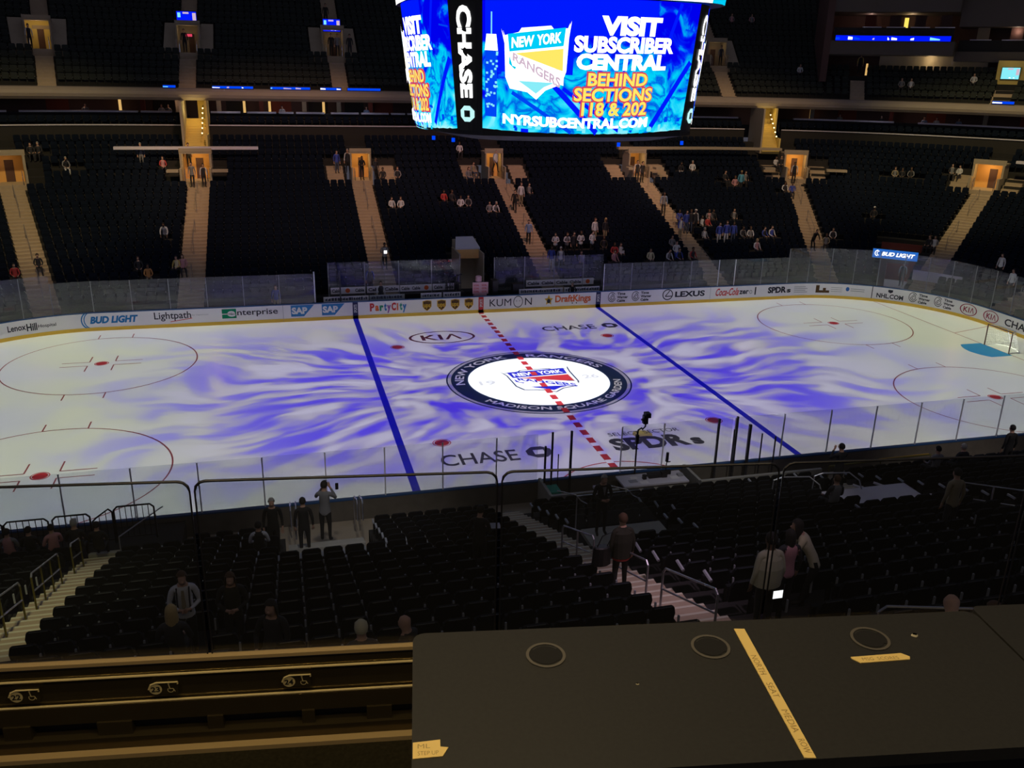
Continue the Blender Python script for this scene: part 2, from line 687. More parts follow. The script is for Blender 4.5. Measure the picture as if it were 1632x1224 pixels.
def shield(mb, F, kk):
    put_poly(mb, [(x * 1.05, y * 1.05) for x, y in SH_OUT], lambda x, y: F(x, y, 0), kk[0])
    put_poly(mb, SH_OUT, lambda x, y: F(x, y, 1), kk[1])
    put_poly(mb, [(-.86, .86), (.88, .97), (.84, .42), (-.80, .32)], lambda x, y: F(x, y, 2), kk[2])
    for t, a, b in (('NEW', -.74, -.06), ('YORK', .02, .76)):
        put_text(mb, t, lambda x, y: F(x, y + x * .07, 3), a, b, .47, .80, k=kk[3], bold=.04)
    put_poly(mb, [(-.62, .26), (.84, .34), (.86, -.35)], lambda x, y: F(x, y, 2), kk[4])
    put_poly(mb, [(-.80, .18), (-.80, -.06), (-.62, -.24), (-.42, .1)], lambda x, y: F(x, y, 2), kk[2])
    put_poly(mb, [(-.5, -.6), (.62, -.70), (.3, -.82), (.06, -1.02), (-.2, -.82)], lambda x, y: F(x, y, 2), kk[5])
    put_poly(mb, [(.42, -.5), (.84, -.62), (.86, -.3), (.7, -.2)], lambda x, y: F(x, y, 2), kk[5])
    vs, fs, a = text2d('RANGERS', .03)

    def D(u, v):
        x = -.70 + 1.5 * u
        y = .26 - .92 * u - .16 + v * (.26 + .05 * u)
        return F(x, y - .06, 4)
    put_poly(mb, [(-.80, .20), (-.70, -.12), (.90, -.80), (.90, -.36)], lambda x, y: F(x, y, 3), kk[1])
    mb.add([D(u, v) for u, v in vs], fs, kk[6])


# centre crest
mb = MB()
disc(mb, Z(.0070), 0, 0, 4.57, 80, k=1)
ring_faces(mb, Z(.0085), 0, 0, 4.50, 4.57, 96, k=0)
ring_faces(mb, Z(.0085), 0, 0, 3.50, 4.34, 96, k=0)
disc(mb, Z(.0085), 0, 0, 3.50, 80, k=2)


def arc_text(mb, t, r0, r1, a0, a1, k, z=.011):
    vs, fs, asp = text2d(t, .02)

    def f(u, v):
        a = R(a0 + (a1 - a0) * u)
        r = r0 + (r1 - r0) * v
        return (r * math.cos(a), r * math.sin(a), z)
    mb.add([f(u, v) for u, v in vs], fs, k)


arc_text(mb, 'NEW YORK', 3.70, 4.15, 180, 100, 2)
arc_text(mb, 'RANGERS', 3.70, 4.15, 84, 20, 2)
arc_text(mb, 'MADISON SQUARE GARDEN', 4.15, 3.70, 216, 350, 2)
shield(mb, lambda x, y, l: (x * 1.75 + .2, y * 1.55, .011 + .002 * l), [0, 2, 3, 2, 4, 3, 3])
put_text(mb, '19', Z(.011), -3.0, -2.2, -.25, .3, k=5)
put_text(mb, '26', Z(.011), 2.3, 3.1, -.25, .3, k=5)
mb.obj('centre_crest', ['navy_paint', 'grey_paint', 'white_paint', 'blue_paint', 'red_paint', 'grey_paint'], ice)
# red line runs over the crest
mb = MB()
y = -4.5
while y < 4.4:
    mb.add([(-.15, y, .022), (.15, y, .022), (.15, y + .54, .022), (-.15, y + .54, .022)], [(0, 1, 2, 3)])
    y += .86
mb.obj('centre_red_line', 'red_paint', ice)


def bank_mark(mb, F, x, y, r, k):
    """the octagonal mark of four blocks around a square"""
    for i in range(4):
        c, s_ = math.cos(i * math.pi / 2), math.sin(i * math.pi / 2)
        P = [(-.42, 1), (.38, 1), (1.0, .42), (-.42, .42)]
        mb.add([F(x + r * (px_ * c - py_ * s_), y + r * (px_ * s_ + py_ * c)) for px_, py_ in P], [(0, 1, 2, 3)], k)


# paint words on the ice (position measured on the rink)
mb = MB()
put_text(mb, 'CHASE', Z(.007), 2.75, 6.05, 8.25, 9.15, bold=.01)
bank_mark(mb, Z(.007), 7.0, 8.75, .48, None)
mb.obj('ice_lettering', 'black_paint', ice)
mb = MB()
put_text(mb, 'CHASE', Z(.007), -6.45, -3.35, -9.0, -7.95, bold=.01)
bank_mark(mb, Z(.007), -2.45, -8.4, .52, None)
mb.obj('ice_lettering', 'black_paint', ice)
mb = MB()
ring_faces(mb, Z(.007), -3.35, 8.15, 1.75, 1.90, 60, sx=1, sy=.62)
put_text(mb, 'KI', Z(.007), -4.55, -3.35, 7.65, 8.65, bold=.02, spacing=1.1)
for a, b in ((-3.15, -2.75), (-2.35, -2.75)):
    line(mb, Z(.007), a, 7.65, b, 8.65, .16)
mb.obj('ice_lettering', 'maroon_paint', ice)
mb = MB()
put_text(mb, 'SPDR', Z(.007), .65, 4.0, -9.0, -7.75, bold=.05, k=0)
put_text(mb, 's', Z(.007), 4.1, 4.6, -9.0, -8.3, bold=.05, k=0)
put_text(mb, 'SELECT SECTOR', Z(.007), .9, 4.1, -7.5, -7.15, bold=0, k=0)
disc(mb, Z(.006), 2.35, -7.55, .42, k=1)
mb.obj('ice_lettering', ['black_paint', 'gold_paint'], ice)

# ---- boards
bd = empty('rink_boards')
tag(bd, 'white rink boards with yellow kick plate and blue cap around the ice', 'boards')


def board_ring(name, o0, o1, z0, z1, m):
    mb = MB()
    a, b = outline(o0), outline(o1)
    N = len(a)
    vs = [(x, y, z0) for x, y in a] + [(x, y, z0) for x, y in b] + [(x, y, z1) for x, y in b] + [(x, y, z1) for x, y in a]
    fs = []
    for i in range(N):
        j = (i + 1) % N
        for q in range(4):
            w = (q + 1) % 4
            fs.append((q * N + i, w * N + i, w * N + j, q * N + j))
    mb.add(vs, fs)
    return mb.obj(name, m, bd)


board_ring('board_panel', 0, .06, .2, 1.02, 'board')
board_ring('kick_plate', -.012, .06, 0, .2, 'kick')
board_ring('cap_rail', -.02, .13, 1.02, 1.07, 'cap')
board_ring('board_back', .06, .12, 0, 1.02, 'board_back')
for k, c in dict(a_blue=(.03, .14, .50), a_dark=(.03, .03, .05), a_green=(.0, .25, .12), a_sky=(.04, .22, .55), a_red=(.62, .05, .06), a_brown=(.10, .05, .02), a_gold=(.75, .45, .05), a_orange=(.80, .16, .05),
                 a_grey=(.35, .35, .40), a_white=(.85, .85, .88), a_teal=(.05, .35, .25), a_kia=(.30, .02, .08), a_bluelight=(.02, .20, .50), a_purple=(.3, .1, .4)).items():
    M_[k] = mat('print_' + k[2:], c, .45, 0, .2)
PAL = ['a_blue', 'a_dark', 'a_green', 'a_sky', 'a_red', 'a_brown', 'a_gold', 'a_orange', 'a_grey', 'a_white', 'a_teal', 'a_kia', 'a_bluelight', 'a_purple']
PI_ = {k[2:]: i for i, k in enumerate(PAL)}


def BF(lift=.012, zoom=1.22):
    def f(s, z):
        x, y, nx, ny = BP(s, 0)
        z = .62 + (z - .62) * zoom
        return (x - nx * lift, y - ny * lift, z)
    return f


F1, F2 = BF(.012), BF(.02)


def adv(fn):
    mb = MB()
    fn(mb)
    mb.obj('board_advert', PAL, bd)


def rect(mb, F, x0, x1, y0, y1, k):
    n = max(1, int((x1 - x0) / .6))
    for i in range(n):
        a, b = x0 + (x1 - x0) * i / n, x0 + (x1 - x0) * (i + 1) / n
        mb.add([F(a, y0), F(b, y0), F(b, y1), F(a, y1)], [(0, 1, 2, 3)], k)


def ad_text(t, x0, x1, y0, y1, col, bold=.02, shear=0, F=F1):
    return lambda mb: put_text(mb, t, F, x0, x1, y0, y1, bold, shear, PI_[col])


def a_lenox(mb):
    put_text(mb, 'Lenox', F1, -26.66, -25.75, .50, .78, .02, 0, PI_['dark'])
    put_text(mb, 'Hill', F1, -25.72, -25.2, .42, .76, .03, 0, PI_['dark'])
    put_text(mb, 'Hospital', F1, -25.15, -24.25, .47, .66, .01, 0, PI_['dark'])


def a_budl(mb):
    put_text(mb, 'Bud Light'.upper(), F1, -22.55, -20.0, .45, .80, .05, .25, PI_['bluelight'])
    ring_faces(mb, F1, -22.6, .62, .34, .40, 20, 2.0, 4.4, PI_['bluelight'])
    ring_faces(mb, F1, -22.45, .62, .36, .41, 20, 2.0, 4.4, PI_['bluelight'])


def a_light(mb):
    put_text(mb, 'Lightpath', F1, -19.15, -17.15, .42, .86, .01, 0, PI_['dark'])
    line(mb, F1, -18.3, .38, -17.1, .52, .03, PI_['red'])
    put_text(mb, 'by Optimum', F1, -17.1, -16.2, .62, .70, 0, 0, PI_['grey'])


def a_ent(mb):
    rect(mb, F1, -15.45, -14.65, .42, .88, PI_['green'])
    put_text(mb, 'e', F2, -15.15, -14.7, .50, .78, .04, 0, PI_['white'])
    line(mb, F2, -15.45, .64, -14.75, .64, .04, PI_['white'])
    put_text(mb, 'nterprise', F1, -14.6, -12.3, .46, .82, .01, 0, PI_['dark'])


def a_sap(x0):
    def f(mb):
        mb.add([F1(x0, .36), F1(x0 + .75, .36), F1(x0 + 1.35, .92), F1(x0, .92)], [(0, 1, 2, 3)], PI_['sky'])
        put_text(mb, 'SAP', F2, x0 + .05, x0 + .95, .48, .82, .05, 0, PI_['white'])
    return f


def a_party(mb):
    t = 'PartyCity'
    cols = ['red', 'orange', 'green', 'sky', 'purple', 'red', 'orange', 'teal', 'sky']
    x = -6.9
    for ch, c in zip(t, cols):
        w = .18 if ch in 'it' else .27 if ch not in 'PC' else .32
        y0 = .45 if ch != 'y' else .33
        y1 = .86 if ch in 'PCt' else .82 if ch == 'i' else .74
        put_text(mb, ch, F1, x, x + w * (.5 if ch == 'i' else .85), y0, y1, .05, 0, PI_[c])
        x += w


def a_ups(x0):
    def f(mb):
        P = [(0, 1), (.5, 1.08), (1, 1), (1, .45), (.8, .2), (.5, 0), (.2, .2), (0, .45)]
        put_poly(mb, [(x0 + .55 * x, .34 + .52 * y) for x, y in P], F1, PI_['gold'])
        put_poly(mb, [(x0 + .04 + .47 * x, .37 + .46 * y) for x, y in P], F2, PI_['brown'])
        put_text(mb, 'ups', BF(.028), x0 + .07, x0 + .48, .46, .70, .03, 0, PI_['gold'])
    return f


def a_kumon(mb):
    put_text(mb, 'KUM', F1, .55, 1.95, .42, .80, 0, 0, PI_['dark'])
    put_text(mb, 'N', F1, 2.85, 3.3, .42, .80, 0, 0, PI_['dark'])
    ring_faces(mb, F1, 2.4, .62, .27, .31, 32, k=PI_['dark'])
    for dx in (-.1, .1):
        disc(mb, F1, 2.4 + dx, .66, .025, 8, PI_['dark'])


def a_draft(mb):
    put_text(mb, 'DraftKings', F1, 4.85, 7.25, .38, .86, .03, 0, PI_['orange'])
    P = []
    for i in range(10):
        r = .30 if i % 2 == 0 else .14
        P.append((4.42 + r * math.sin(i * math.pi / 5), .62 + r * math.cos(i * math.pi / 5)))
    put_poly(mb, P, F1, PI_['gold'])
    disc(mb, F2, 4.42, .58, .12, 12, PI_['dark'])


def a_twc(x0, L=1.45):
    def f(mb):
        c = x0 + .30
        for r_, a0, a1 in ((.27, .6, 6.0), (.18, 3.2, 8.0), (.09, .2, 5.2)):
            ring_faces(mb, F1, c, .64, r_ - .035, r_, 20, a0, a1, PI_['dark'])
        for i, t in enumerate(('Time', 'Warner', 'Cable')):
            put_text(mb, t, F1, x0 + .66, x0 + .66 + (L - .7) * (.75, 1, .75)[i], .74 - i * .19, .88 - i * .19, .04, 0, PI_['dark'])
    return f


def a_lex(mb):
    ring_faces(mb, F1, 12.62, .64, .25, .30, 32, k=PI_['dark'], sx=1.25)
    line(mb, F1, 12.75, .85, 12.45, .55, .05, PI_['dark'])
    line(mb, F1, 12.45, .55, 12.95, .55, .05, PI_['dark'])
    put_text(mb, 'LEXUS', F1, 13.15, 15.3, .48, .80, .04, 0, PI_['dark'])


def a_coke(mb):
    put_text(mb, 'Coca-Cola', F1, 16.1, 17.8, .44, .86, .02, .35, PI_['red'])
    put_text(mb, 'zer', F1, 17.85, 18.55, .48, .70, .03, 0, PI_['dark'])
    put_text(mb, 'o', F1, 18.6, 18.82, .48, .70, .0, 0, PI_['grey'])
    rect(mb, F1, 19.0, 19.1, .42, .86, PI_['dark'])


def a_spdr(mb):
    put_text(mb, 'SPDR', F1, 20.0, 21.4, .46, .82, .05, 0, PI_['dark'])
    put_text(mb, 's', F1, 21.45, 21.75, .46, .66, .04, 0, PI_['dark'])
    for i in range(4):
        rect(mb, F1, 22.0, 23.0 - .15 * (i % 2), .45 + .1 * i, .48 + .1 * i, PI_['grey'])


def a_build(mb):
    rect(mb, F1, 23.6, 23.85, .42, .85, PI_['brown'])
    rect(mb, F1, 23.85, 24.55, .42, .56, PI_['brown'])
    rect(mb, F1, 24.1, 24.3, .56, .7, PI_['brown'])
    for i in range(3):
        rect(mb, F1, 24.65, 25.4, .5 + .11 * i, .52 + .11 * i, PI_['grey'])


def a_round(mb):
    disc(mb, F1, 25.75, .68, .12, 20, PI_['a_x'] if 'a_x' in PI_ else PI_['blue'])
    for i in range(2):
        rect(mb, F1, 25.95, 26.85, .58 + .11 * i, .61 + .11 * i, PI_['grey'])


def a_nhl(mb):
    put_text(mb, 'NHL.COM', F1, 27.65, 29.35, .36, .62, .03, 0, PI_['dark'])
    put_poly(mb, [(28.35, .86), (28.35, .74), (28.5, .67), (28.65, .74), (28.65, .86)], F1, PI_['dark'])


def a_kia(x0):
    def f(mb):
        ring_faces(mb, F1, x0 + .62, .60, .27, .305, 40, k=PI_['kia'], sx=2.05)
        put_text(mb, 'KI', F1, x0 + .25, x0 + .68, .46, .74, .02, 0, PI_['kia'], 1.1)
        for a, b in ((.76, .88), (1.0, .88)):
            line(mb, F1, x0 + a, .46, x0 + b, .74, .05, PI_['kia'])
    return f


def a_chase(mb):
    put_text(mb, 'CHASE', F1, 36.6, 38.9, .42, .78, .02, 0, PI_['dark'])
    bank_mark(mb, F1, 39.35, .60, .2, PI_['dark'])


for fn in (a_lenox, a_budl, a_light, a_ent, a_sap(-11.55), a_sap(-9.75), a_party, a_ups(-3.68), a_ups(-2.78), a_ups(-1.92), a_ups(-1.05), a_kumon, a_draft,
           a_twc(8.4), a_twc(10.05), a_lex, a_coke, a_spdr, a_build, a_round, a_nhl, a_twc(29.65), a_twc(31.3), a_kia(33.1), a_kia(34.85), a_chase):
    adv(fn)


def a_seam(s, w, col, txt=None):
    def f(mb):
        rect(mb, BF(.012, 1), s - w / 2, s + w / 2, .0 if col != 'dark' else .2, 1.02, PI_[col])
        if txt:
            vs, fs, a = text2d(txt, .02)
            mb.add([BF(.02, 1)(s + w * .28 - (v) * w * .56, .38 + u * .5) for u, v in vs], fs, PI_['white'])
    return f


M_['print_navy'] = mat('print_navy', (.01, .015, .10), .5)
PAL.append('print_navy')
PI_['navy'] = len(PAL) - 1
for s_, w_, c_, t_ in ((-7.77, .32, 'navy', 'SPORTS'), (7.77, .32, 'navy', 'SPORTS'), (0, .32, 'red', 'SPORTS'), (27.35, .05, 'dark', None), (15.7, .02, 'grey', None), (-12.0, .02, 'grey', None)):
    adv(a_seam(s_, w_, c_, t_))

# ---- the glass above the boards: panes and posts one by one
PANE = 1.93


def glass_pane(s0, s1, near, z1, label, group, postm='post', thick=.02, top=None):
    x0, y0, nx0, ny0 = BP(s0, .06, near)
    x1, y1, nx1, ny1 = BP(s1, .06, near)
    root = empty('rink_glass', (x0, y0, 1.07))
    ang = math.atan2(y1 - y0, x1 - x0)
    root.rotation_euler = (0, 0, ang)
    L_ = math.hypot(x1 - x0, y1 - y0)
    tag(root, label, 'glass pane', group)
    mb = MB()
    mb.box(.02, L_ - .02, -.006, .006, 0, z1 - 1.07)
    mb.obj('pane', 'glass', root)
    mb = MB()
    mb.box(-thick, thick, -.02, .02, 0, z1 - 1.07 - .02)
    mb.obj('support_post', postm, root)
    return root


M_['near_post'] = mat('lightened_grey_post', (.80, .80, .86), .5)  # paler copy of the post grey, offsets the missing front light


def glass_run(near, s_list, z1, lab, grp, whites=()):
    for a, b in zip(s_list[:-1], s_list[1:]):
        w = any(abs(a - q) < .3 for q in whites)
        glass_pane(a, b, near, z1, lab, grp, 'white_post' if w else 'near_post' if near else 'post')


def frange(a, b, n):
    return [a + (b - a) * i / n for i in range(n + 1)]


glass_run(False, frange(-36, -24.3, 8), 3.3, 'clear glass pane on the far boards round the left corner', 'panes above the left corner boards')
glass_run(False, frange(-24.3, -10.1, 7), 2.85, 'clear glass pane on the straight far boards left of the benches', 'panes above the far boards left of the benches')
glass_run(False, [8.1, 10.0, 12.2, 14.2, 16.2, 17.4, 19.4, 21.4], 2.85, 'clear glass pane on the straight far boards right of the benches', 'panes above the far boards right of the benches', (8.1, 16.2, 17.4))
glass_run(False, frange(21.4, 41.4, 13), 3.45, 'tall clear glass pane on the boards round the right corner and goal end', 'panes above the right corner boards')
NPX = [-26.3, -24.5, -22.6, -20.75, -18.82, -16.83, -14.9, -12.97, -11.03, -9.13, -7.21, -5.37, -3.9]
glass_run(True, NPX, 2.80, 'clear glass pane on the near boards left of the timekeeper bench', 'panes above the near boards on the left')
glass_run(True, [-.87, .72, 3.4], 2.83, 'clear glass pane in front of the timekeeper table', 'panes in front of the timekeeper table')
glass_run(True, [3.5, 5.47, 7.42, 9.36, 11.33, 13.23, 15.12, 17.0, 18.9, 20.8, 22.6, 24.4], 2.82, 'clear glass pane on the near boards right of the timekeeper bench', 'panes above the near boards on the right')

# ---- goal
g = empty('hockey_goal', (89 * FT, 0, .004))
tag(g, 'hockey goal with dark red frame and white net at the right end', 'goal')
mb = MB()
mb.tube([(0, -.915, 0), (0, -.915, 1.22), (0, .915, 1.22), (0, .915, 0)], .035, 8)
mb.obj('goal_frame', 'goal_red', g)
mb = MB()
bp_ = [(.02, -.9, .03), (.75, -.85, .03), (1.05, -.35, .03), (1.05, .35, .03), (.75, .85, .03), (.02, .9, .03)]
mb.tube(bp_, .025, 6)
tp_ = [(.02, -.9, 1.2), (.5, -.6, 1.2), (.5, .6, 1.2), (.02, .9, 1.2)]
mb.tube(tp_, .018, 6)
mb.tube([(1.05, 0, .03), (.5, 0, 1.2)], .018, 6)
mb.obj('base_frame', 'white_post', g)
mb = MB()


def lerp3(a, b, t):
    return tuple(a[i] + (b[i] - a[i]) * t for i in range(3))


top4 = [(.02, -.9, 1.2), (.4, -.72, 1.2), (.5, -.35, 1.2), (.5, .35, 1.2), (.4, .72, 1.2), (.02, .9, 1.2)]
for i in range(5):
    for j in range(5):
        p, q = lerp3(bp_[i], bp_[i + 1], j / 5), lerp3(top4[i], top4[i + 1], j / 5)
        mb.tube([p, q], .007, 4, cap=False)
    for j in range(1, 8):
        mb.tube([lerp3(bp_[i], top4[i], j / 8), lerp3(bp_[i + 1], top4[i + 1], j / 8)], .007, 4, cap=False)
for i in range(9):
    mb.tube([(.02, -.85 + i * .21, 1.2), (.48, -.55 + i * .14, 1.2)], .006, 4, cap=False)
n_ = mb.obj('net', 'net', g)
# ================================================================== FAR STANDS
FA = [-24.5, -17.3, -5.6, 5.4, 17.2, 24.85, 29.85, 34.6]       # lower aisles
HWA = .75


def terrace(name, ks, s0, s1, ofun, zfun, cuts, near=False, m='tread', depth=RD):
    """stepped concrete; cuts = (s0,s1,k0,k1)"""
    bs = sorted(set([s0, s1] + [c for q in cuts for c in q[:2]]))
    mb = MB()
    for a, b in zip(bs[:-1], bs[1:]):
        mid = (a + b) / 2
        for p, q in zip(srange(a, b, 1.3)[:-1], srange(a, b, 1.3)[1:]):
            for k in ks:
                if any(c[0] <= mid <= c[1] and c[2] <= k <= c[3] for c in cuts):
                    continue
                o, z = ofun(k), zfun(k)
                zl = zfun(k - 1) if k > ks[0] else z - .5
                mb.add([W(p, o, z, near), W(q, o, z, near), W(q, o + depth, z, near), W(p, o + depth, z, near)], [(0, 1, 2, 3)])
                mb.add([W(p, o, zl, near), W(q, o, zl, near), W(q, o, z, near), W(p, o, z, near)], [(0, 1, 2, 3)])
    return struct(mb.obj(name, m))


def stairs(a, ks, ofun, zfun, label, near=False, hw=HWA, depth=RD, nosing=False, o_shift=0):
    root = empty('aisle_stairs', W(a, ofun(ks[0]), zfun(ks[0]), near))
    tag(root, label, 'stairs')
    mb, mn = MB(), MB()
    bx, by, bz = root.location
    for k in ks:
        o, z = ofun(k), zfun(k)
        rise = z - zfun(k - 1)
        d = hw / dlen(a, o)
        for oo, zz, dd in ((o - depth / 2 - .015, z - rise / 2, depth / 2), (o - .015, z + .012, depth)):
            x, y, nx, ny = BP(a, oo, near)

            def T(u, v, w):
                X, Y, _, _ = BP(a + u * d, oo + v, near)
                return (X - bx, Y - by, w - bz)
            mb.box(-1, 1, 0, dd, zz - rise / 2 - .02, zz, T)
            if nosing:
                mn.box(-1, 1, -.01, .05, zz - .03, zz + .006, T)
    mb.obj('steps', 'step', root)
    if nosing:
        mn.obj('step_nosing', 'nosing', root)
    return root


def seat_spots(ks, ofun, aisles, s0, s1, cuts, hw=HWA, pitch=.52):
    out = []
    for k in ks:
        o = ofun(k)
        edges = [s0] + [e for a in aisles if s0 < a < s1 for e in (a - (hw + .05) / dlen(a, o), a + (hw + .05) / dlen(a, o))] + [s1]
        for a, b in zip(edges[::2], edges[1::2]):
            segs = [(a, b)]
            for c in cuts:
                if c[2] <= k <= c[3]:
                    ns = []
                    for p, q in segs:
                        if c[1] <= p or c[0] >= q:
                            ns.append((p, q))
                            continue
                        if c[0] > p:
                            ns.append((p, c[0]))
                        if c[1] < q:
                            ns.append((c[1], q))
                    segs = ns
            for p, q in segs:
                L_ = 0
                n = 40
                L_ = sum(dlen(p + (q - p) * (i + .5) / n, o) for i in range(n)) * (q - p) / n
                m = int((L_ + .02) / pitch)
                if m < 1:
                    continue
                # equal steps measured along the row
                acc, i, tgt = 0.0, 0, [(j + .5) * L_ / m for j in range(m)]
                N = 200
                st = (q - p) / N
                for t in range(N):
                    dl = dlen(p + st * (t + .5), o) * st
                    while i < m and acc + dl >= tgt[i]:
                        out.append((k, p + st * (t + (tgt[i] - acc) / dl)))
                        i += 1
                    acc += dl
    return out


def far_seats(name, spots, ofun, zfun, label, mats=('seat', 'seat_edge'), near=False, dw=0.0):
    mb = MB()
    for k, s_ in spots:
        x, y, nx, ny = BP(s_, ofun(k) + .34, near)
        z = zfun(k)
        tx, ty = ny, -nx

        def T(u, v, w):
            return (x + tx * u + nx * v, y + ty * u + ny * v, z + w)
        w_ = .23
        j = random.uniform(-.01, .01)
        mb.add([T(-w_, .30 + j, .40), T(w_, .30 + j, .40), T(w_, .36 + j, .80), T(w_ - .06, .37 + j, .86), T(-w_ + .06, .37 + j, .86), T(-w_, .36 + j, .80),
                T(-w_, .38 + j, .40), T(w_, .38 + j, .40), T(w_, .43 + j, .80), T(w_ - .06, .43 + j, .86), T(-w_ + .06, .43 + j, .86), T(-w_, .43 + j, .80)],
               [(0, 1, 2, 3, 4, 5), (11, 10, 9, 8, 7, 6), (0, 6, 7, 1), (1, 7, 8, 2), (5, 11, 6, 0)], 0)
        mb.add([T(-w_, .36 + j, .80), T(-w_ + .06, .37 + j, .86), T(w_ - .06, .37 + j, .86), T(w_, .36 + j, .80),
                T(-w_, .43 + j, .80), T(-w_ + .06, .43 + j, .86), T(w_ - .06, .43 + j, .86), T(w_, .43 + j, .80)],
               [(0, 1, 5, 4), (1, 2, 6, 5), (2, 3, 7, 6)], 0)
        # folded cushion and arm
        mb.box(-w_ + .02, w_ - .02, .16, .24, .40, .66, T, 0)
        mb.box(w_, w_ + .05, .08, .34, .55, .60, T, 1)
        mb.box(w_, w_ + .04, .28, .36, .0, .56, T, 0)
    o = mb.obj(name, list(mats))
    return tag(o, label, 'seats', None, 'stuff')


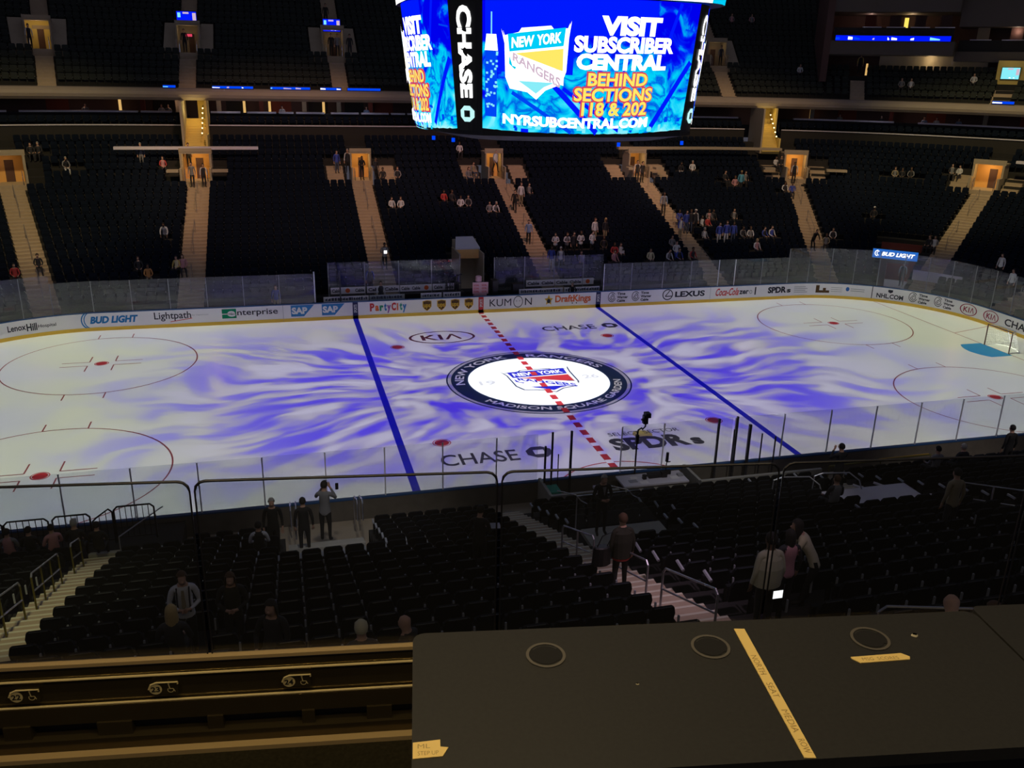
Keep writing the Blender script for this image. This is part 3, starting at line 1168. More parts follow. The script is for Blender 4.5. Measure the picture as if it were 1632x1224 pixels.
FARP = [
    (-25.21, 3, 'sit', 'red', 'red', 'darkcloth', 'hair_dark', 'in a red top in the front rows at far left'),
    (-24.37, 4, 'sit', 'darkcloth', 'darkcloth', 'darkcloth', 'hair_dark', 'in dark clothes by the foot of the leftmost aisle'),
    (-23.32, 18, 'sit_lean', 'grey', 'darkcloth', 'white', 'hair_grey', 'in grey with pale trousers high in the left block'),
    (-19.75, 18, 'sit', 'red', 'pink', 'darkcloth', 'hair_brown', 'in a reddish top left of the second tunnel mouth'),
    (-19.05, 7, 'lean', 'white', 'white', 'black_cloth', 'hair_dark', 'in a white shirt bending over in the middle of the left block'),
    (-20.37, 3, 'sit', 'darkcloth', 'darkcloth', 'darkcloth', 'hair_brown', 'in dark clothes with a pale collar left of the tan jacket'),
    (-19.75, 2, 'sit', 'orange', 'orange', 'khaki', 'hair_dark', 'in a tan orange jacket in the front row'),
    (-18.21, 3, 'sit', 'yellow', 'cream', 'darkcloth', 'hair_dark', 'in a cream yellow shirt beside the second aisle'),
    (-17.81, 3, 'sit', 'pink', 'pink', 'darkcloth', 'hair_brown', 'in pink right beside the second aisle'),
    (-17.68, 16, 'stand', 'grey', 'grey', 'black_cloth', 'hair_dark', 'in a dark grey shirt standing in the second tunnel mouth'),
    (-16.89, 16, 'stand', 'white', 'vest', 'black_cloth', 'hair_dark', 'usher with white sleeves and dark vest in the second tunnel mouth'),
    (-23.98, 20, 'sit', 'darkcloth', 'darkcloth', 'darkcloth', 'hair_dark', 'in black high up left of the first block'),
    (-23.84, 20, 'sit', 'darkcloth', 'darkcloth', 'darkcloth', 'hair_grey', 'in black, right one of the pair high at far left'),
    (-7.29, 18, 'stand', 'blue', 'blue', 'jeans', 'hair_dark', 'in a blue jersey left of the third tunnel mouth'),
    (-6.46, 18, 'stand', 'white', 'vest', 'black_cloth', 'hair_grey', 'usher in dark vest left beside the third tunnel mouth'),
    (-5.49, 17, 'stand_clasp', 'black_cloth', 'black_cloth', 'black_cloth', 'hair_dark', 'in a dark suit standing inside the third tunnel mouth'),
    (-4.43, 17, 'stand', 'darkcloth', 'darkcloth', 'black_cloth', 'hair_dark', 'in dark clothes right beside the third tunnel mouth'),
    (2.61, 20, 'sit', 'white', 'white', 'darkcloth', 'hair_dark', 'in a white shirt in the top row left of the fourth tunnel mouth'),
    (2.66, 16, 'sit', 'grey', 'grey', 'jeans', 'hair_brown', 'in grey, left of a pair below the fourth tunnel mouth'),
    (3.23, 17, 'sit', 'grey', 'khaki', 'jeans', 'hair_dark', 'in khaki, right of a pair below the fourth tunnel mouth'),
    (5.17, 18, 'walk', 'lightblue', 'white', 'black_cloth', 'hair_dark', 'in a pale shirt walking down beside the fourth tunnel mouth'),
    (-3.90, 11, 'sit', 'white', 'white', 'darkcloth', 'hair_dark', 'in white, left of two side by side in the centre left block'),
    (-3.29, 11, 'sit', 'white', 'white', 'darkcloth', 'hair_brown', 'in white, right of two side by side in the centre left block'),
    (0.06, 12, 'sit', 'red', 'red', 'darkcloth', 'hair_dark', 'in a red shirt in the centre block'),
    (0.68, 12, 'sit', 'darkcloth', 'darkcloth', 'darkcloth', 'hair_brown', 'in dark clothes next to the one in red'),
    (1.12, 11, 'sit', 'white', 'white', 'darkcloth', 'hair_dark', 'in a pale shirt one row below the one in red'),
    (1.69, 11, 'sit', 'grey', 'darkcloth', 'darkcloth', 'hair_dark', 'in dark grey beside the pale shirt below the one in red'),
    (3.10, 10, 'sit', 'grey', 'grey', 'darkcloth', 'hair_dark', 'in grey left of the reclining one near the fourth aisle'),
    (3.54, 10, 'sit_lean', 'white', 'grey', 'darkcloth', 'hair_grey', 'leaning in pale grey near the fourth aisle'),
    (-4.03, 16, 'sit', 'darkcloth', 'darkcloth', 'darkcloth', 'hair_dark', 'in dark clothes just below the third tunnel mouth'),
    (-2.89, 16, 'sit', 'grey', 'darkcloth', 'darkcloth', 'hair_brown', 'alone in dark grey right of the third tunnel mouth'),
    (-5.35, 3, 'stand_phone', 'grey', 'grey', 'black_cloth', 'hair_dark', 'in grey and white holding a bright phone at the foot of the third aisle'),
    (5.91, 12, 'stand', 'white', 'white', 'khaki', 'hair_brown', 'in a white shirt on the edge of the fourth aisle'),
    (5.21, 11, 'walk', 'black_cloth', 'black_cloth', 'black_cloth', 'hair_dark', 'with a dark backpack climbing the fourth aisle'),
    (6.84, 13, 'sit', 'darkcloth', 'grey', 'darkcloth', 'hair_dark', 'seated in dark grey right of the fourth aisle'),
    (5.12, 6, 'stand', 'lightblue', 'lightblue', 'black_cloth', 'hair_dark', 'in a light blue shirt and black trousers on the fourth aisle'),
    (6.58, 4, 'stand_clasp', 'white', 'white', 'black_cloth', 'hair_dark', 'in white, first from the left of the standing row'),
    (7.41, 4, 'stand_clasp', 'white', 'grey', 'black_cloth', 'hair_brown', 'in pale grey, second of the standing row'),
    (7.90, 4, 'stand', 'darkcloth', 'darkcloth', 'black_cloth', 'hair_dark', 'in dark clothes, third of the standing row'),
    (8.42, 4, 'stand_clasp', 'white', 'white', 'black_cloth', 'hair_brown', 'in white, fourth of the standing row'),
    (9.26, 4, 'stand_clasp', 'white', 'white', 'black_cloth', 'hair_dark', 'in white, fifth of the standing row'),
    (10.05, 6, 'stand', 'white', 'white', 'khaki', 'hair_brown', 'in white and khaki standing behind the row of white shirts'),
    (10.85, 6, 'stand', 'darkcloth', 'darkcloth', 'khaki', 'hair_blond', 'in black standing behind the right end of the row'),
    (10.19, 4, 'sit', 'olive', 'darkcloth', 'darkcloth', 'hair_brown', 'seated in dark olive right of the standing row'),
    (10.67, 3, 'sit', 'red', 'red', 'darkcloth', 'hair_brown', 'seated in red right of the standing row'),
    (11.15, 3, 'sit', 'darkcloth', 'white', 'darkcloth', 'hair_dark', 'seated with a white paper right of the one in red'),
    (5.78, 2, 'stand', 'blue', 'blue', 'white', 'hair_dark', 'in a blue jersey and white trousers right by the fourth aisle foot'),
    (6.44, 2, 'stand', 'grey', 'white', 'jeans', 'hair_grey', 'in white and grey with a white cap beside the blue jersey'),
    (7.94, 2, 'sit', 'darkcloth', 'grey', 'darkcloth', 'hair_dark', 'seated low behind the glass left of centre right'),
    (10.41, 2, 'sit', 'pink', 'pink', 'darkcloth', 'hair_brown', 'seated in faded pink just above the bench glass'),
    (13.05, 2, 'sit', 'cream', 'cream', 'darkcloth', 'hair_dark', 'in a cream jacket alone in the front rows'),
    (15.42, 4, 'sit', 'grey', 'grey', 'darkcloth', 'hair_dark', 'in grey, upper left of the cluster left of the fifth aisle'),
    (15.38, 3, 'sit', 'white', 'white', 'blue', 'hair_dark', 'in white, centre of the cluster left of the fifth aisle'),
    (14.41, 2, 'sit_lean', 'white', 'grey', 'darkcloth', 'hair_dark', 'leaning in pale grey, bottom left of the cluster by the fifth aisle'),
    (15.25, 2, 'sit', 'blue', 'darkcloth', 'darkcloth', 'hair_dark', 'in dark blue, bottom right of the cluster by the fifth aisle'),
    (16.30, 2, 'sit', 'red', 'darkcloth', 'darkcloth', 'hair_dark', 'in black and red at the foot of the fifth aisle'),
    (16.61, 16, 'stand', 'white', 'darkcloth', 'black_cloth', 'hair_dark', 'with white sleeves left in the fifth tunnel mouth'),
    (17.05, 16, 'stand', 'darkcloth', 'darkcloth', 'black_cloth', 'hair_dark', 'in dark clothes in front of the fifth tunnel mouth'),
    (16.83, 10, 'stand', 'lightblue', 'grey', 'black_cloth', 'hair_dark', 'in a grey blue shirt standing on the fifth aisle'),
    (20.88, 17, 'sit_lean', 'darkcloth', 'darkcloth', 'white', 'hair_dark', 'reclining in dark clothes right of the fifth tunnel mouth'),
    (21.94, 17, 'sit', 'white', 'white', 'darkcloth', 'hair_grey', 'in white right of the fifth tunnel mouth'),
    (22.73, 15, 'sit', 'darkcloth', 'darkcloth', 'darkcloth', 'hair_dark', 'in dark clothes, leftmost of four high in the right block'),
    (22.91, 14, 'sit', 'pink', 'pink', 'darkcloth', 'hair_brown', 'in pink, second of four high in the right block'),
    (23.08, 14, 'stand', 'teal', 'teal', 'darkcloth', 'hair_blond', 'in teal standing among four high in the right block'),
    (23.35, 15, 'sit', 'darkcloth', 'grey', 'darkcloth', 'hair_dark', 'in grey, rightmost of four high in the right block'),
    (17.45, 8, 'sit', 'blue', 'blue', 'darkcloth', 'hair_dark', 'in bright blue right beside the fifth aisle, top of the fans'),
    (16.74, 6, 'stand', 'blue', 'white', 'khaki', 'hair_dark', 'in white and khaki standing on the fifth aisle edge'),
    (17.58, 7, 'stand', 'blue', 'blue', 'jeans', 'hair_dark', 'in blue, second of the upper row of fans'),
    (17.93, 7, 'stand', 'darkcloth', 'darkcloth', 'jeans', 'hair_brown', 'in dark clothes, third of the upper row of fans'),
    (18.29, 7, 'stand', 'white', 'darkcloth', 'darkcloth', 'hair_grey', 'with a white cap in the upper row of fans'),
    (18.95, 7, 'sit', 'darkcloth', 'white', 'darkcloth', 'hair_dark', 'in black and white beside the red brown jacket'),
    (19.43, 7, 'sit', 'red', 'red', 'darkcloth', 'hair_brown', 'in a red brown jacket among the fans'),
    (19.91, 8, 'sit', 'grey', 'pink', 'darkcloth', 'hair_brown', 'in faded pink just behind the red brown jacket'),
    (20.27, 8, 'sit', 'darkcloth', 'darkcloth', 'darkcloth', 'hair_dark', 'in black behind the blue jerseys'),
    (19.47, 5, 'stand', 'blue', 'blue', 'white', 'hair_dark', 'in a blue jersey and white trousers, left of three'),
    (20.05, 5, 'stand', 'blue', 'blue', 'white', 'hair_brown', 'in a blue jersey and white trousers, middle of three'),
    (20.62, 5, 'stand', 'blue', 'blue', 'jeans', 'hair_dark', 'in a blue jersey, right of three'),
    (21.98, 8, 'sit', 'darkcloth', 'grey', 'darkcloth', 'hair_dark', 'in dark grey behind the three blue jerseys'),
    (18.37, 5, 'sit', 'grey', 'white', 'darkcloth', 'hair_grey', 'in white in front of the fans, left end'),
    (21.50, 5, 'sit', 'grey', 'darkcloth', 'darkcloth', 'hair_dark', 'in dark grey right of the blue jerseys'),
    (22.03, 5, 'sit', 'white', 'grey', 'darkcloth', 'hair_brown', 'in pale grey, far right of the fans'),
    (21.76, 3, 'sit', 'white', 'pink', 'darkcloth', 'hair_blond', 'in pale pink low in the right block'),
    (24.45, 18, 'sit', 'white', 'white', 'darkcloth', 'hair_dark', 'in white left of the sixth tunnel mouth'),
    (24.58, 18, 'sit', 'darkcloth', 'darkcloth', 'darkcloth', 'hair_dark', 'in black left of the sixth tunnel mouth'),
    (24.84, 16, 'stand', 'white', 'vest', 'black_cloth', 'hair_dark', 'usher with white sleeves in front of the sixth tunnel mouth'),
    (27.57, 17, 'sit', 'khaki', 'grey', 'darkcloth', 'hair_brown', 'in khaki, left of three high in the right corner block'),
    (27.75, 17, 'sit', 'darkcloth', 'darkcloth', 'darkcloth', 'hair_dark', 'in black, middle of three high in the right corner block'),
    (27.97, 17, 'sit', 'grey', 'darkcloth', 'darkcloth', 'hair_brown', 'in grey, right of three high in the right corner block'),
    (28.94, 18, 'sit', 'darkcloth', 'grey', 'darkcloth', 'hair_dark', 'in dark grey left of the rightmost tunnel'),
    (29.11, 18, 'sit', 'white', 'white', 'darkcloth', 'hair_dark', 'holding something white left of the rightmost tunnel'),
    (27.09, 9, 'sit', 'darkcloth', 'darkcloth', 'darkcloth', 'hair_grey', 'with a white cap alone in the corner block'),
    (24.67, 4, 'lean', 'black_cloth', 'black_cloth', 'black_cloth', 'hair_dark', 'in black bending at the foot of the sixth aisle'),
    (25.20, 4, 'sit', 'khaki', 'grey', 'darkcloth', 'hair_brown', 'in khaki at the foot of the sixth aisle'),
    (25.55, 5, 'sit', 'white', 'darkcloth', 'darkcloth', 'hair_dark', 'with white sleeves right of the sixth aisle foot'),
    (24.40, 13, 'sit', 'white', 'darkcloth', 'darkcloth', 'hair_dark', 'in dark and white below the sixth tunnel mouth'),
    (24.62, 13, 'sit', 'blue', 'blue', 'darkcloth', 'hair_dark', 'in dark blue below the sixth tunnel mouth'),
    (22.69, 5, 'sit', 'blue', 'darkcloth', 'darkcloth', 'hair_dark', 'in dark blue, left of two near the sixth aisle'),
    (23.00, 5, 'sit', 'white', 'blue', 'darkcloth', 'hair_dark', 'in blue with white sleeves, right of two near the sixth aisle'),
    (29.25, 5, 'sit', 'darkcloth', 'darkcloth', 'darkcloth', 'hair_brown', 'in black left of the rightmost aisle foot'),
    (29.47, 5, 'sit', 'grey', 'white', 'darkcloth', 'hair_dark', 'in pale grey beside the rightmost aisle foot'),

]
# cutouts in the lower far bowl for the tunnels
PORT = [(-24.5, 17), (-17.45, 17), (-5.5, 17), (5.0, 17), (17.2, 17), (24.95, 17), (29.8, 17)]
fcuts = []
for a, k in PORT:
    d = 1.1 / dlen(a, 17.5)
    fcuts.append((a - d, a + d, 17, 19))
ycuts = [(-18.3, -16.7, 20, 24), (23.95, 24.75, 20, 24)]
corner_cut = (27.55, 29.0, 0, 5)
lk_cut = (-.85, .85, 1, 4)
ks_all = list(range(0, 24))
terrace('floor_far_stand', ks_all, -36, 46, rowo, rowz, fcuts + [corner_cut, lk_cut])
mb = MB()
sweepbox(mb, -36, 46, .12, 2.0, -.1, .3)
struct(mb.obj('floor_far_walkway', 'tread'))
names_f = ['leftmost', 'second from left', 'third from left', 'fourth from left', 'fifth from left', 'sixth from left', 'seventh from left', 'rightmost']
for a, nm in zip(FA, names_f):
    stairs(a, list(range(0, 17)), rowo, rowz, f'tan aisle stairs in the far lower stand, {nm} flight', False)
for a, nm in zip(FA, names_f):
    for k0, k1 in ((1, 3), (6, 9), (12, 15)):
        A_, B_ = Vector(W(a, rowo(k0) + .2, rowz(k0))), Vector(W(a, rowo(k1) + .2, rowz(k1)))
        mb = MB()
        u9 = Vector((0, 0, .9))
        mb.tube([A_, A_ + u9, B_ + u9, B_], .02, 5)
        tag(mb.obj('handrail', 'aisle_rail'), 'thin handrail in the middle of the %s far aisle, %s of three' % (nm, {1: 'lowest', 6: 'middle', 12: 'highest'}[k0]), 'handrail')
for a, k in PORT[2:]:
    for sd in (-1, 1):
        stairs(a + sd * 1.95 / dlen(a, 18), [17, 18, 19], rowo, rowz, 'short tan stairs beside the %s far tunnel mouth, %s side' % (names_f[PORT.index((a, k))], 'left' if sd < 0 else 'right'), False, hw=.62)
scuts = [(c[0] - 1.0 / dlen(c[0], 17) * (1 if i < 2 else 1.65), c[1] + 1.0 / dlen(c[1], 17) * (1 if i < 2 else 1.65), 16, 19) for i, c in enumerate(fcuts)]
scuts += [(-18.6, -16.4, 20, 24), (23.8, 24.95, 20, 24), (27.3, 29.25, 0, 6), (-1.1, 1.1, 0, 4)]
spots = [q for q in seat_spots(range(0, 23), rowo, FA, -35, 45, scuts, pitch=.53) if not any(p[1] == q[0] and abs(p[0] - q[1]) < .30 for p in FARP)]
far_seats('stadium_seats', spots, rowo, rowz, 'rows of folded navy seats filling the far lower stand')


def portal(a, k, label, wall='orange_wall', lamp=(1, .62, .22), p=25, dep=2.4, hw=.95, near=False, ofun=rowo, zfun=rowz, wing=None, hgt=1.9):
    o0 = ofun(k) + .05
    z0 = zfun(k) + .02
    d = hw / dlen(a, o0)
    root = empty('tunnel_mouth', W(a, o0, z0, near))
    tag(root, label, 'tunnel')
    bx, by, bz = root.location

    def T(u, v, w):
        X, Y, _, _ = BP(a + u * d, o0 + v, near)
        return (X - bx, Y - by, w)
    for sgn_ in (-1, 1):
        mb = MB()
        # side wall follows the rake with a level parapet
        mb.box(min(sgn_ * 1.0, sgn_ * 1.16), max(sgn_ * 1.0, sgn_ * 1.16), -.1, dep, -.3, .95, T)
        mb.box(min(sgn_ * 1.0, sgn_ * 1.16), max(sgn_ * 1.0, sgn_ * 1.16), .9, dep, .95, hgt, T)
        mb.obj('side_wall', 'tan_wall', root)
    mb = MB()
    mb.box(-1.1, 1.1, -.12, dep, -.5, 0, T)
    mb.obj('tunnel_floor', 'step', root)
    mb = MB()
    mb.box(-1, 1, dep - .1, dep, 0, hgt, T)
    mb.obj('lit_wall', wall, root)
    mb = MB()
    mb.box(-.1, .45, dep - .14, dep - .1, 0, 1.5, T)
    mb.obj('doorway', 'suite', root)
    mb = MB()
    mb.box(-1.2, 1.2, dep * .45, dep + .1, hgt, hgt + .12, T)
    mb.box(-1.2, 1.2, dep * .45, dep * .45 + .1, hgt + .1, hgt + .38, T)
    mb.obj('tunnel_roof', 'tan_wall', root)
    if wing:
        for sgn_ in (-1, 1):
            mb = MB()
            vs = []
            for v, w in ((-.15, .05), (3.4, 2.28)):
                for u in (1.16, 1.16 + wing / hw):
                    vs.append(T(sgn_ * u, v, w))
            for v, w in ((-.15, -.6), (3.4, 1.6)):
                for u in (1.16, 1.16 + wing / hw):
                    vs.append(T(sgn_ * u, v, w))
            mb.add(vs, [(0, 1, 3, 2), (4, 6, 7, 5), (0, 4, 5, 1), (2, 3, 7, 6), (0, 2, 6, 4), (1, 5, 7, 3)])
            mb.obj('wing_wall', 'tan_wall', root)
    for i in range(2):
        mb = MB()
        a_ = T((.82, -.8)[i], .35, 0)
        mb.tube([a_, (a_[0], a_[1], a_[2] + .9)], .02, 5)
        b_ = T((.82, -.8)[i], -.1, -.3)
        mb.tube([(a_[0], a_[1], a_[2] + .9), (b_[0], b_[1], b_[2] + .9), b_], .02, 5)
        mb.tube([(a_[0], a_[1], a_[2] + .45), (b_[0], b_[1], b_[2] + .45)], .015, 5)
        mb.obj('handrail', 'chrome', root)
    pos = T(0, dep * .55, hgt - .35)
    point('tunnel_lamp', (pos[0] + bx, pos[1] + by, pos[2] + bz), p, lamp, .1)
    return root


# T above gives local z, so shift geometry: (the z argument is relative to the tunnel floor)
for (a, k), nm, p in zip(PORT, names_f, (6, 22, 18, 14, 11, 28, 32)):
    portal(a, k, f'{nm} lit orange tunnel mouth in the far lower stand', p=p, hw={-5.5: .68, 5.0: .62, 17.2: .66, 24.95: .8}.get(a, .95))

# walkway ledges in front of the upper rows, each a slim pale slab
for s0, s1, o_, m, lab in ((-22.3, -13.0, 18.4, 'ledge', 'long pale walkway ledge above the second aisle of the far stand'),
                           (15.8, 24.6, 18.4, 'tan_wall', 'long tan walkway ledge above the fifth aisle of the far stand'),
                           (30.4, 34.0, 17.6, 'ledge', 'pale lilac walkway ledge right of the rightmost tunnel')):
    mb = MB()
    sweepbox(mb, s0, s1, o_, o_ + .5, 8.36, 8.56)
    tag(mb.obj('walkway_ledge', m), lab, 'ledge')
for s0, s1 in ((-19.4, -18.6), (-16.3, -15.2), (15.9, 16.3), (18.3, 19.0), (24.0, 24.3), (25.75, 26.3)):
    mb = MB()
    sweepbox(mb, s0, s1, 16.2, 16.9, 6.95, 7.12)
    tag(mb.obj('side_ledge', 'tan_wall'), 'small tan ledge beside a far tunnel mouth', 'ledge', 'ledges beside the far tunnels')

# yellow lit stairs up to the suites
for a, nm in ((-17.5, 'left'), (24.35, 'right')):
    d = .75 / dlen(a, 22)
    root = empty('suite_stairs', W(a, 19.3, 8.4))
    tag(root, f'yellow lit stairs climbing to the {nm} suites', 'stairs')
    bx, by, bz = root.location

    def T(u, v, w):
        X, Y, _, _ = BP(a + u * d, 19.3 + v)
        return (X - bx, Y - by, w)
    mb = MB()
    for i in range(13):
        mb.box(-1, 1, i * .30, i * .30 + .32, -.4 + i * .16, i * .16, T)
    mb.obj('steps', 'yellow_wall', root)
    mb = MB()
    mb.box(.15, 1.25, 4.4, 4.6, 1.5, 3.4, T)
    mb.box(1.0, 1.2, 0, 4.5, -.4, .9, T)
    mb.box(1.0, 1.2, 2.2, 4.5, .9, 3.3, T)
    mb.obj('side_wall', 'yellow_wall', root)
    mb = MB()
    mb.box(-1.2, -1.0, .2, 4.5, -.4, 3.3, T)
    mb.obj('column', 'tan_wall', root)
    mb = MB()
    mb.tube([T(.75, .1, .9), T(.75, 3.8, 2.9)], .025, 6)
    mb.obj('handrail', 'brass_rail', root)
    for i in range(6):
        mb = MB()
        q = T(.72, .3 + i * .6, 1.05 + i * .33)
        mb.box(q[0] - .04, q[0] + .04, q[1] - .04, q[1] + .04, q[2] - .04, q[2] + .04)
        mb.obj('rail_light', 'lamp', root)
    q = T(-.1, 2.2, 2.7)
    point('stair_lamp', (q[0] + bx, q[1] + by, q[2] + bz), 30 if a < 0 else 20, (1, .75, .25), .1)

# ---- suites tier
Fz0, Fz1 = 11.68, 12.52
S0, S1 = -31, 37
gaps = [(-18.3, -16.6), (23.9, 24.8)]


def segs(s0, s1, cut):
    out = [(s0, s1)]
    for c0, c1 in cut:
        ns = []
        for p, q in out:
            if c1 <= p or c0 >= q:
                ns.append((p, q))
            else:
                if c0 > p:
                    ns.append((p, c0))
                if c1 < q:
                    ns.append((c1, q))
        out = ns
    return out


mb = MB()
for p, q in segs(S0, S1, gaps):
    sweepbox(mb, p, q, 22.6, 22.75, 8.2, 9.8)
    sweepbox(mb, p, q, 22.75, 24.1, 9.5, 9.62)
    sweepbox(mb, p, q, 24.1, 27.2, 10.2, 10.3)
    sweepbox(mb, p, q, 24.1, 24.3, 9.5, 10.72)
struct(mb.obj('wall_suite_front', 'dark_wall'))
mb = MB()
sweepbox(mb, S0, S1, 27.2, 27.4, 10.0, 11.7)
struct(mb.obj('wall_suite_back', 'suite'))
mb = MB()
pr = [(27.4, Fz0), (27.4, Fz1 + .05), (22.5, Fz1 + .05), (22.22, Fz1 - .02), (22.05, Fz1 - .2), (22.0, (Fz0 + Fz1) / 2), (22.05, Fz0 + .2), (22.25, Fz0)]
sweep(mb, S0, S1, pr)
struct(mb.obj('trim_balcony_fascia', 'fascia'))
mb = MB()
for p, q in segs(S0, S1, gaps):
    sweepbox(mb, p, q, 22.5, 22.72, 9.8, 9.88)
tag(mb.obj('parapet_rail', 'ledge'), 'thin pale rail along the parapet under the far suites', 'rail')
# suite counters one by one
rs = random.Random(3)
s_ = S0 + .3
ci = 0
while s_ < S1 - 2.6:
    L_ = rs.choice((1.3, 2.4, 2.4))
    if any(s_ < g1 and s_ + L_ > g0 for g0, g1 in gaps):
        s_ += .4
        continue
    mb = MB()
    sweepbox(mb, s_ + .08, s_ + L_ - .08, 23.9, 24.35, 10.68, 10.81)
    root = mb.obj('suite_counter', 'ledge')
    ll = dlen(s_, 24)
    tag(root, 'pale counter ledge in front of a far suite', 'counter', 'counters of the far suites')
    s_ += L_ + rs.choice((.05, .35))
sp = seat_spots([0, 1], lambda k: 22.75 + k * .7, [], S0, S1, [(g0, g1, 0, 1) for g0, g1 in gaps], pitch=.6)
far_seats('suite_seats', sp, lambda k: 22.75 + k * .5, lambda k: 9.62, 'two rows of dark suite seats under the balcony')
# suite columns, wall panels, lamps and screens
for i, s_ in enumerate([-29.3, -26.8, -21.6, -19.0, -15.9, -12.6, -9.2, -6.4, -3.8, .5, 4.5, 8.5, 12.2, 15.6, 19.0, 22.5, 25.6, 27.3, 29.2, 31.2, 33.4]):
    mb = MB()
    d = .17 / dlen(s_, 26)
    sweepbox(mb, s_ - d, s_ + d, 25.4, 25.75, 10.28, 11.70)
    tag(mb.obj('suite_column', 'redwall' if i % 3 == 2 else 'tan_wall'), 'square column between two far suites', 'column', 'columns between the far suites')
for i, s_ in enumerate([-28, -23.4, -20.2, -14.6, -11.0, -8.0, -5.0, -2.5, 10.4, 14, 21, 26.4, 28.2, 30.0, 32.0]):
    mb = MB()
    d = .8 / dlen(s_, 27)
    sweepbox(mb, s_ - d, s_ + d, 27.1, 27.19, 10.35, 11.66)
    tag(mb.obj('suite_wall_panel', ('dark_wall', 'redwall', 'dark_wall')[i % 3] if s_ < 25 else 'redwall'), 'dark or red wall panel at the back of a far suite', 'wall panel', 'wall panels in the far suites')
for s_ in (-13.95, -11.95, -7.6, -22.3, 25.6):
    mb = MB()
    d = .10 / dlen(s_, 26)
    sweepbox(mb, s_ - d, s_ + d, 26.2, 26.3, 10.55, 11.6)
    tag(mb.obj('wall_lamp', 'e_warm'), 'tall narrow warm wall lamp in a far suite', 'lamp', 'wall lamps in the far suites')
for s_ in (-23.0, -19.4, -15.2, -10.2, 12, 22, 27.9, 30.8):
    q = W(s_, 25, 11.4)
    point('suite_lamp', q, 5, (1, .6, .4), .08)

for s_ in (-15, -12.4, -9.8, -7.2, -4.6, 9.5, 13.5, 21, 27, 30.5):
    point('counter_fill_light', W(s_, 23.4, 11.55), 7 if abs(s_) < 16 else 4, (.9, .85, 1), .05)  # added fill lights, lift the counters out of the fascia shadow

# ---- upper deck
UO, UZ, UD, UR = 22.6, 12.62, .8, .5
uo = lambda j: UO + UD * j
uz = lambda j: UZ + UR * j
UA = [-23.5, -17.95, -6.4, 6.4, 17.9, 23.45]
UP = [(-23.55, 5), (-17.9, 5), (-6.5, 5), (6.4, 5), (17.9, 5), (23.45, 5)]
ucuts = []
for a, k in UP:
    d = .95 / dlen(a, 28)
    ucuts.append((a - d, a + d, 5, 8))
ucuts.append((25.75, 40, 6, 30))
ucuts.append((26.2, 26.7, 4, 6))
terrace('floor_upper_deck', list(range(0, 22)), -31, 37, uo, uz, ucuts, depth=UD)
for (a, nm) in zip(UA, ('leftmost', 'second', 'third', 'fourth', 'fifth', 'sixth')):
    stairs(a, [0, 1, 2, 3, 4], uo, uz, f'tan upper deck stairs below the {nm} upper tunnel', hw=.62, depth=UD)
    stairs(a, list(range(9, 22)), uo, uz, f'tan upper deck stairs above the {nm} upper tunnel', hw=.62, depth=UD)
stairs(26.47, [0, 1, 2, 3], uo, uz, 'tan stairs at the right end of the balcony seating', hw=.6, depth=UD)
us = []
for a, k in UP:
    d = 2.0 / dlen(a, 28)
    us.append((a - d, a + d, 4.5, 8))
sp = seat_spots(range(0, 22), uo, UA, -30.5, 25.7, us, hw=.66, pitch=.52)
sp += seat_spots(range(0, 5), uo, [26.47, 29.5], 25.75, 33, [], hw=.66, pitch=.52)
M_['seat_edge_up'] = mat('upper_seat_edge_glint', (.12, .12, .13), .4)  # brighter copy of the seat edge, glints put into the colour
M_['seat_up'] = mat('upper_seat_fabric', (.034, .040, .038), .8, 0, .1, noise=(2.5, .3))
far_seats('balcony_seats', sp, uo, uz, 'rows of folded dark seats filling the upper deck', ('seat_up', 'seat_edge_up'))
for (a, k), nm, p in zip(UP, ('leftmost', 'second', 'third', 'fourth', 'fifth', 'sixth'), (14, 5, 5, 4, 4, 4)):
    portal(a, k, f'{nm} tan tunnel mouth in the upper deck', wall='yellow_wall' if a < -20 else 'tan_wall', lamp=(1, .72, .35), p=p, dep=2.9, hw=.8, ofun=uo, zfun=uz, wing=.95, hgt=2.05)


def screen(name, s, o, z, w, h, label, k='e_blue', cat='screen', extra=None, sub='lit_panel'):
    x, y, nx, ny = BP(s, o)
    root = empty(name, (x, y, z))
    root.rotation_euler = (0, 0, math.atan2(-nx, ny))
    tag(root, label, cat)
    mb = MB()
    mb.box(-w / 2 - .04, w / 2 + .04, 0, .1, -.04, h + .04)
    mb.obj('casing', 'black', root)
    mb = MB()
    F = lambda a, b, c=0: (a, -.012 - c * .004, b)
    mb.add([F(-w / 2, 0), F(w / 2, 0), F(w / 2, h), F(-w / 2, h)], [(0, 1, 2, 3)], 0)
    if extra:
        extra(mb, F, w, h)
    mb.obj(sub, [k, 'e_white', 'e_cyan2', 'e_red', 'e_blue2', 'e_pink', 'e_purple', 'e_yellow'], root)
    return root


def tv_extra(mb, F, w, h):
    for a, b, c, d, k in ((-.45, -.30, .55, .9, 2), (-.18, .12, .82, .95, 5), (.3, .48, .35, .9, 5), (-.45, -.3, .12, .22, 2), (-.05, .05, .08, .14, 1), (.18, .26, .08, .14, 1)):
        mb.add([F(a * w, c * h, 1), F(b * w, c * h, 1), F(b * w, d * h, 1), F(a * w, d * h, 1)], [(0, 1, 2, 3)], k)


screen('television', -17.95, 28.6, 17.25, 1.5, 1.0, 'blue television above the second upper tunnel mouth', 'e_blue', extra=tv_extra)
screen('television', -6.5, 28.6, 17.1, 1.4, .95, 'blue television above the third upper tunnel mouth', 'e_blue', extra=tv_extra)


root = screen('exit_sign', -17.85, 27.9, 16.35, .5, .2, 'small red lit sign inside the second upper tunnel mouth', 'e_red')
LEDN = 40


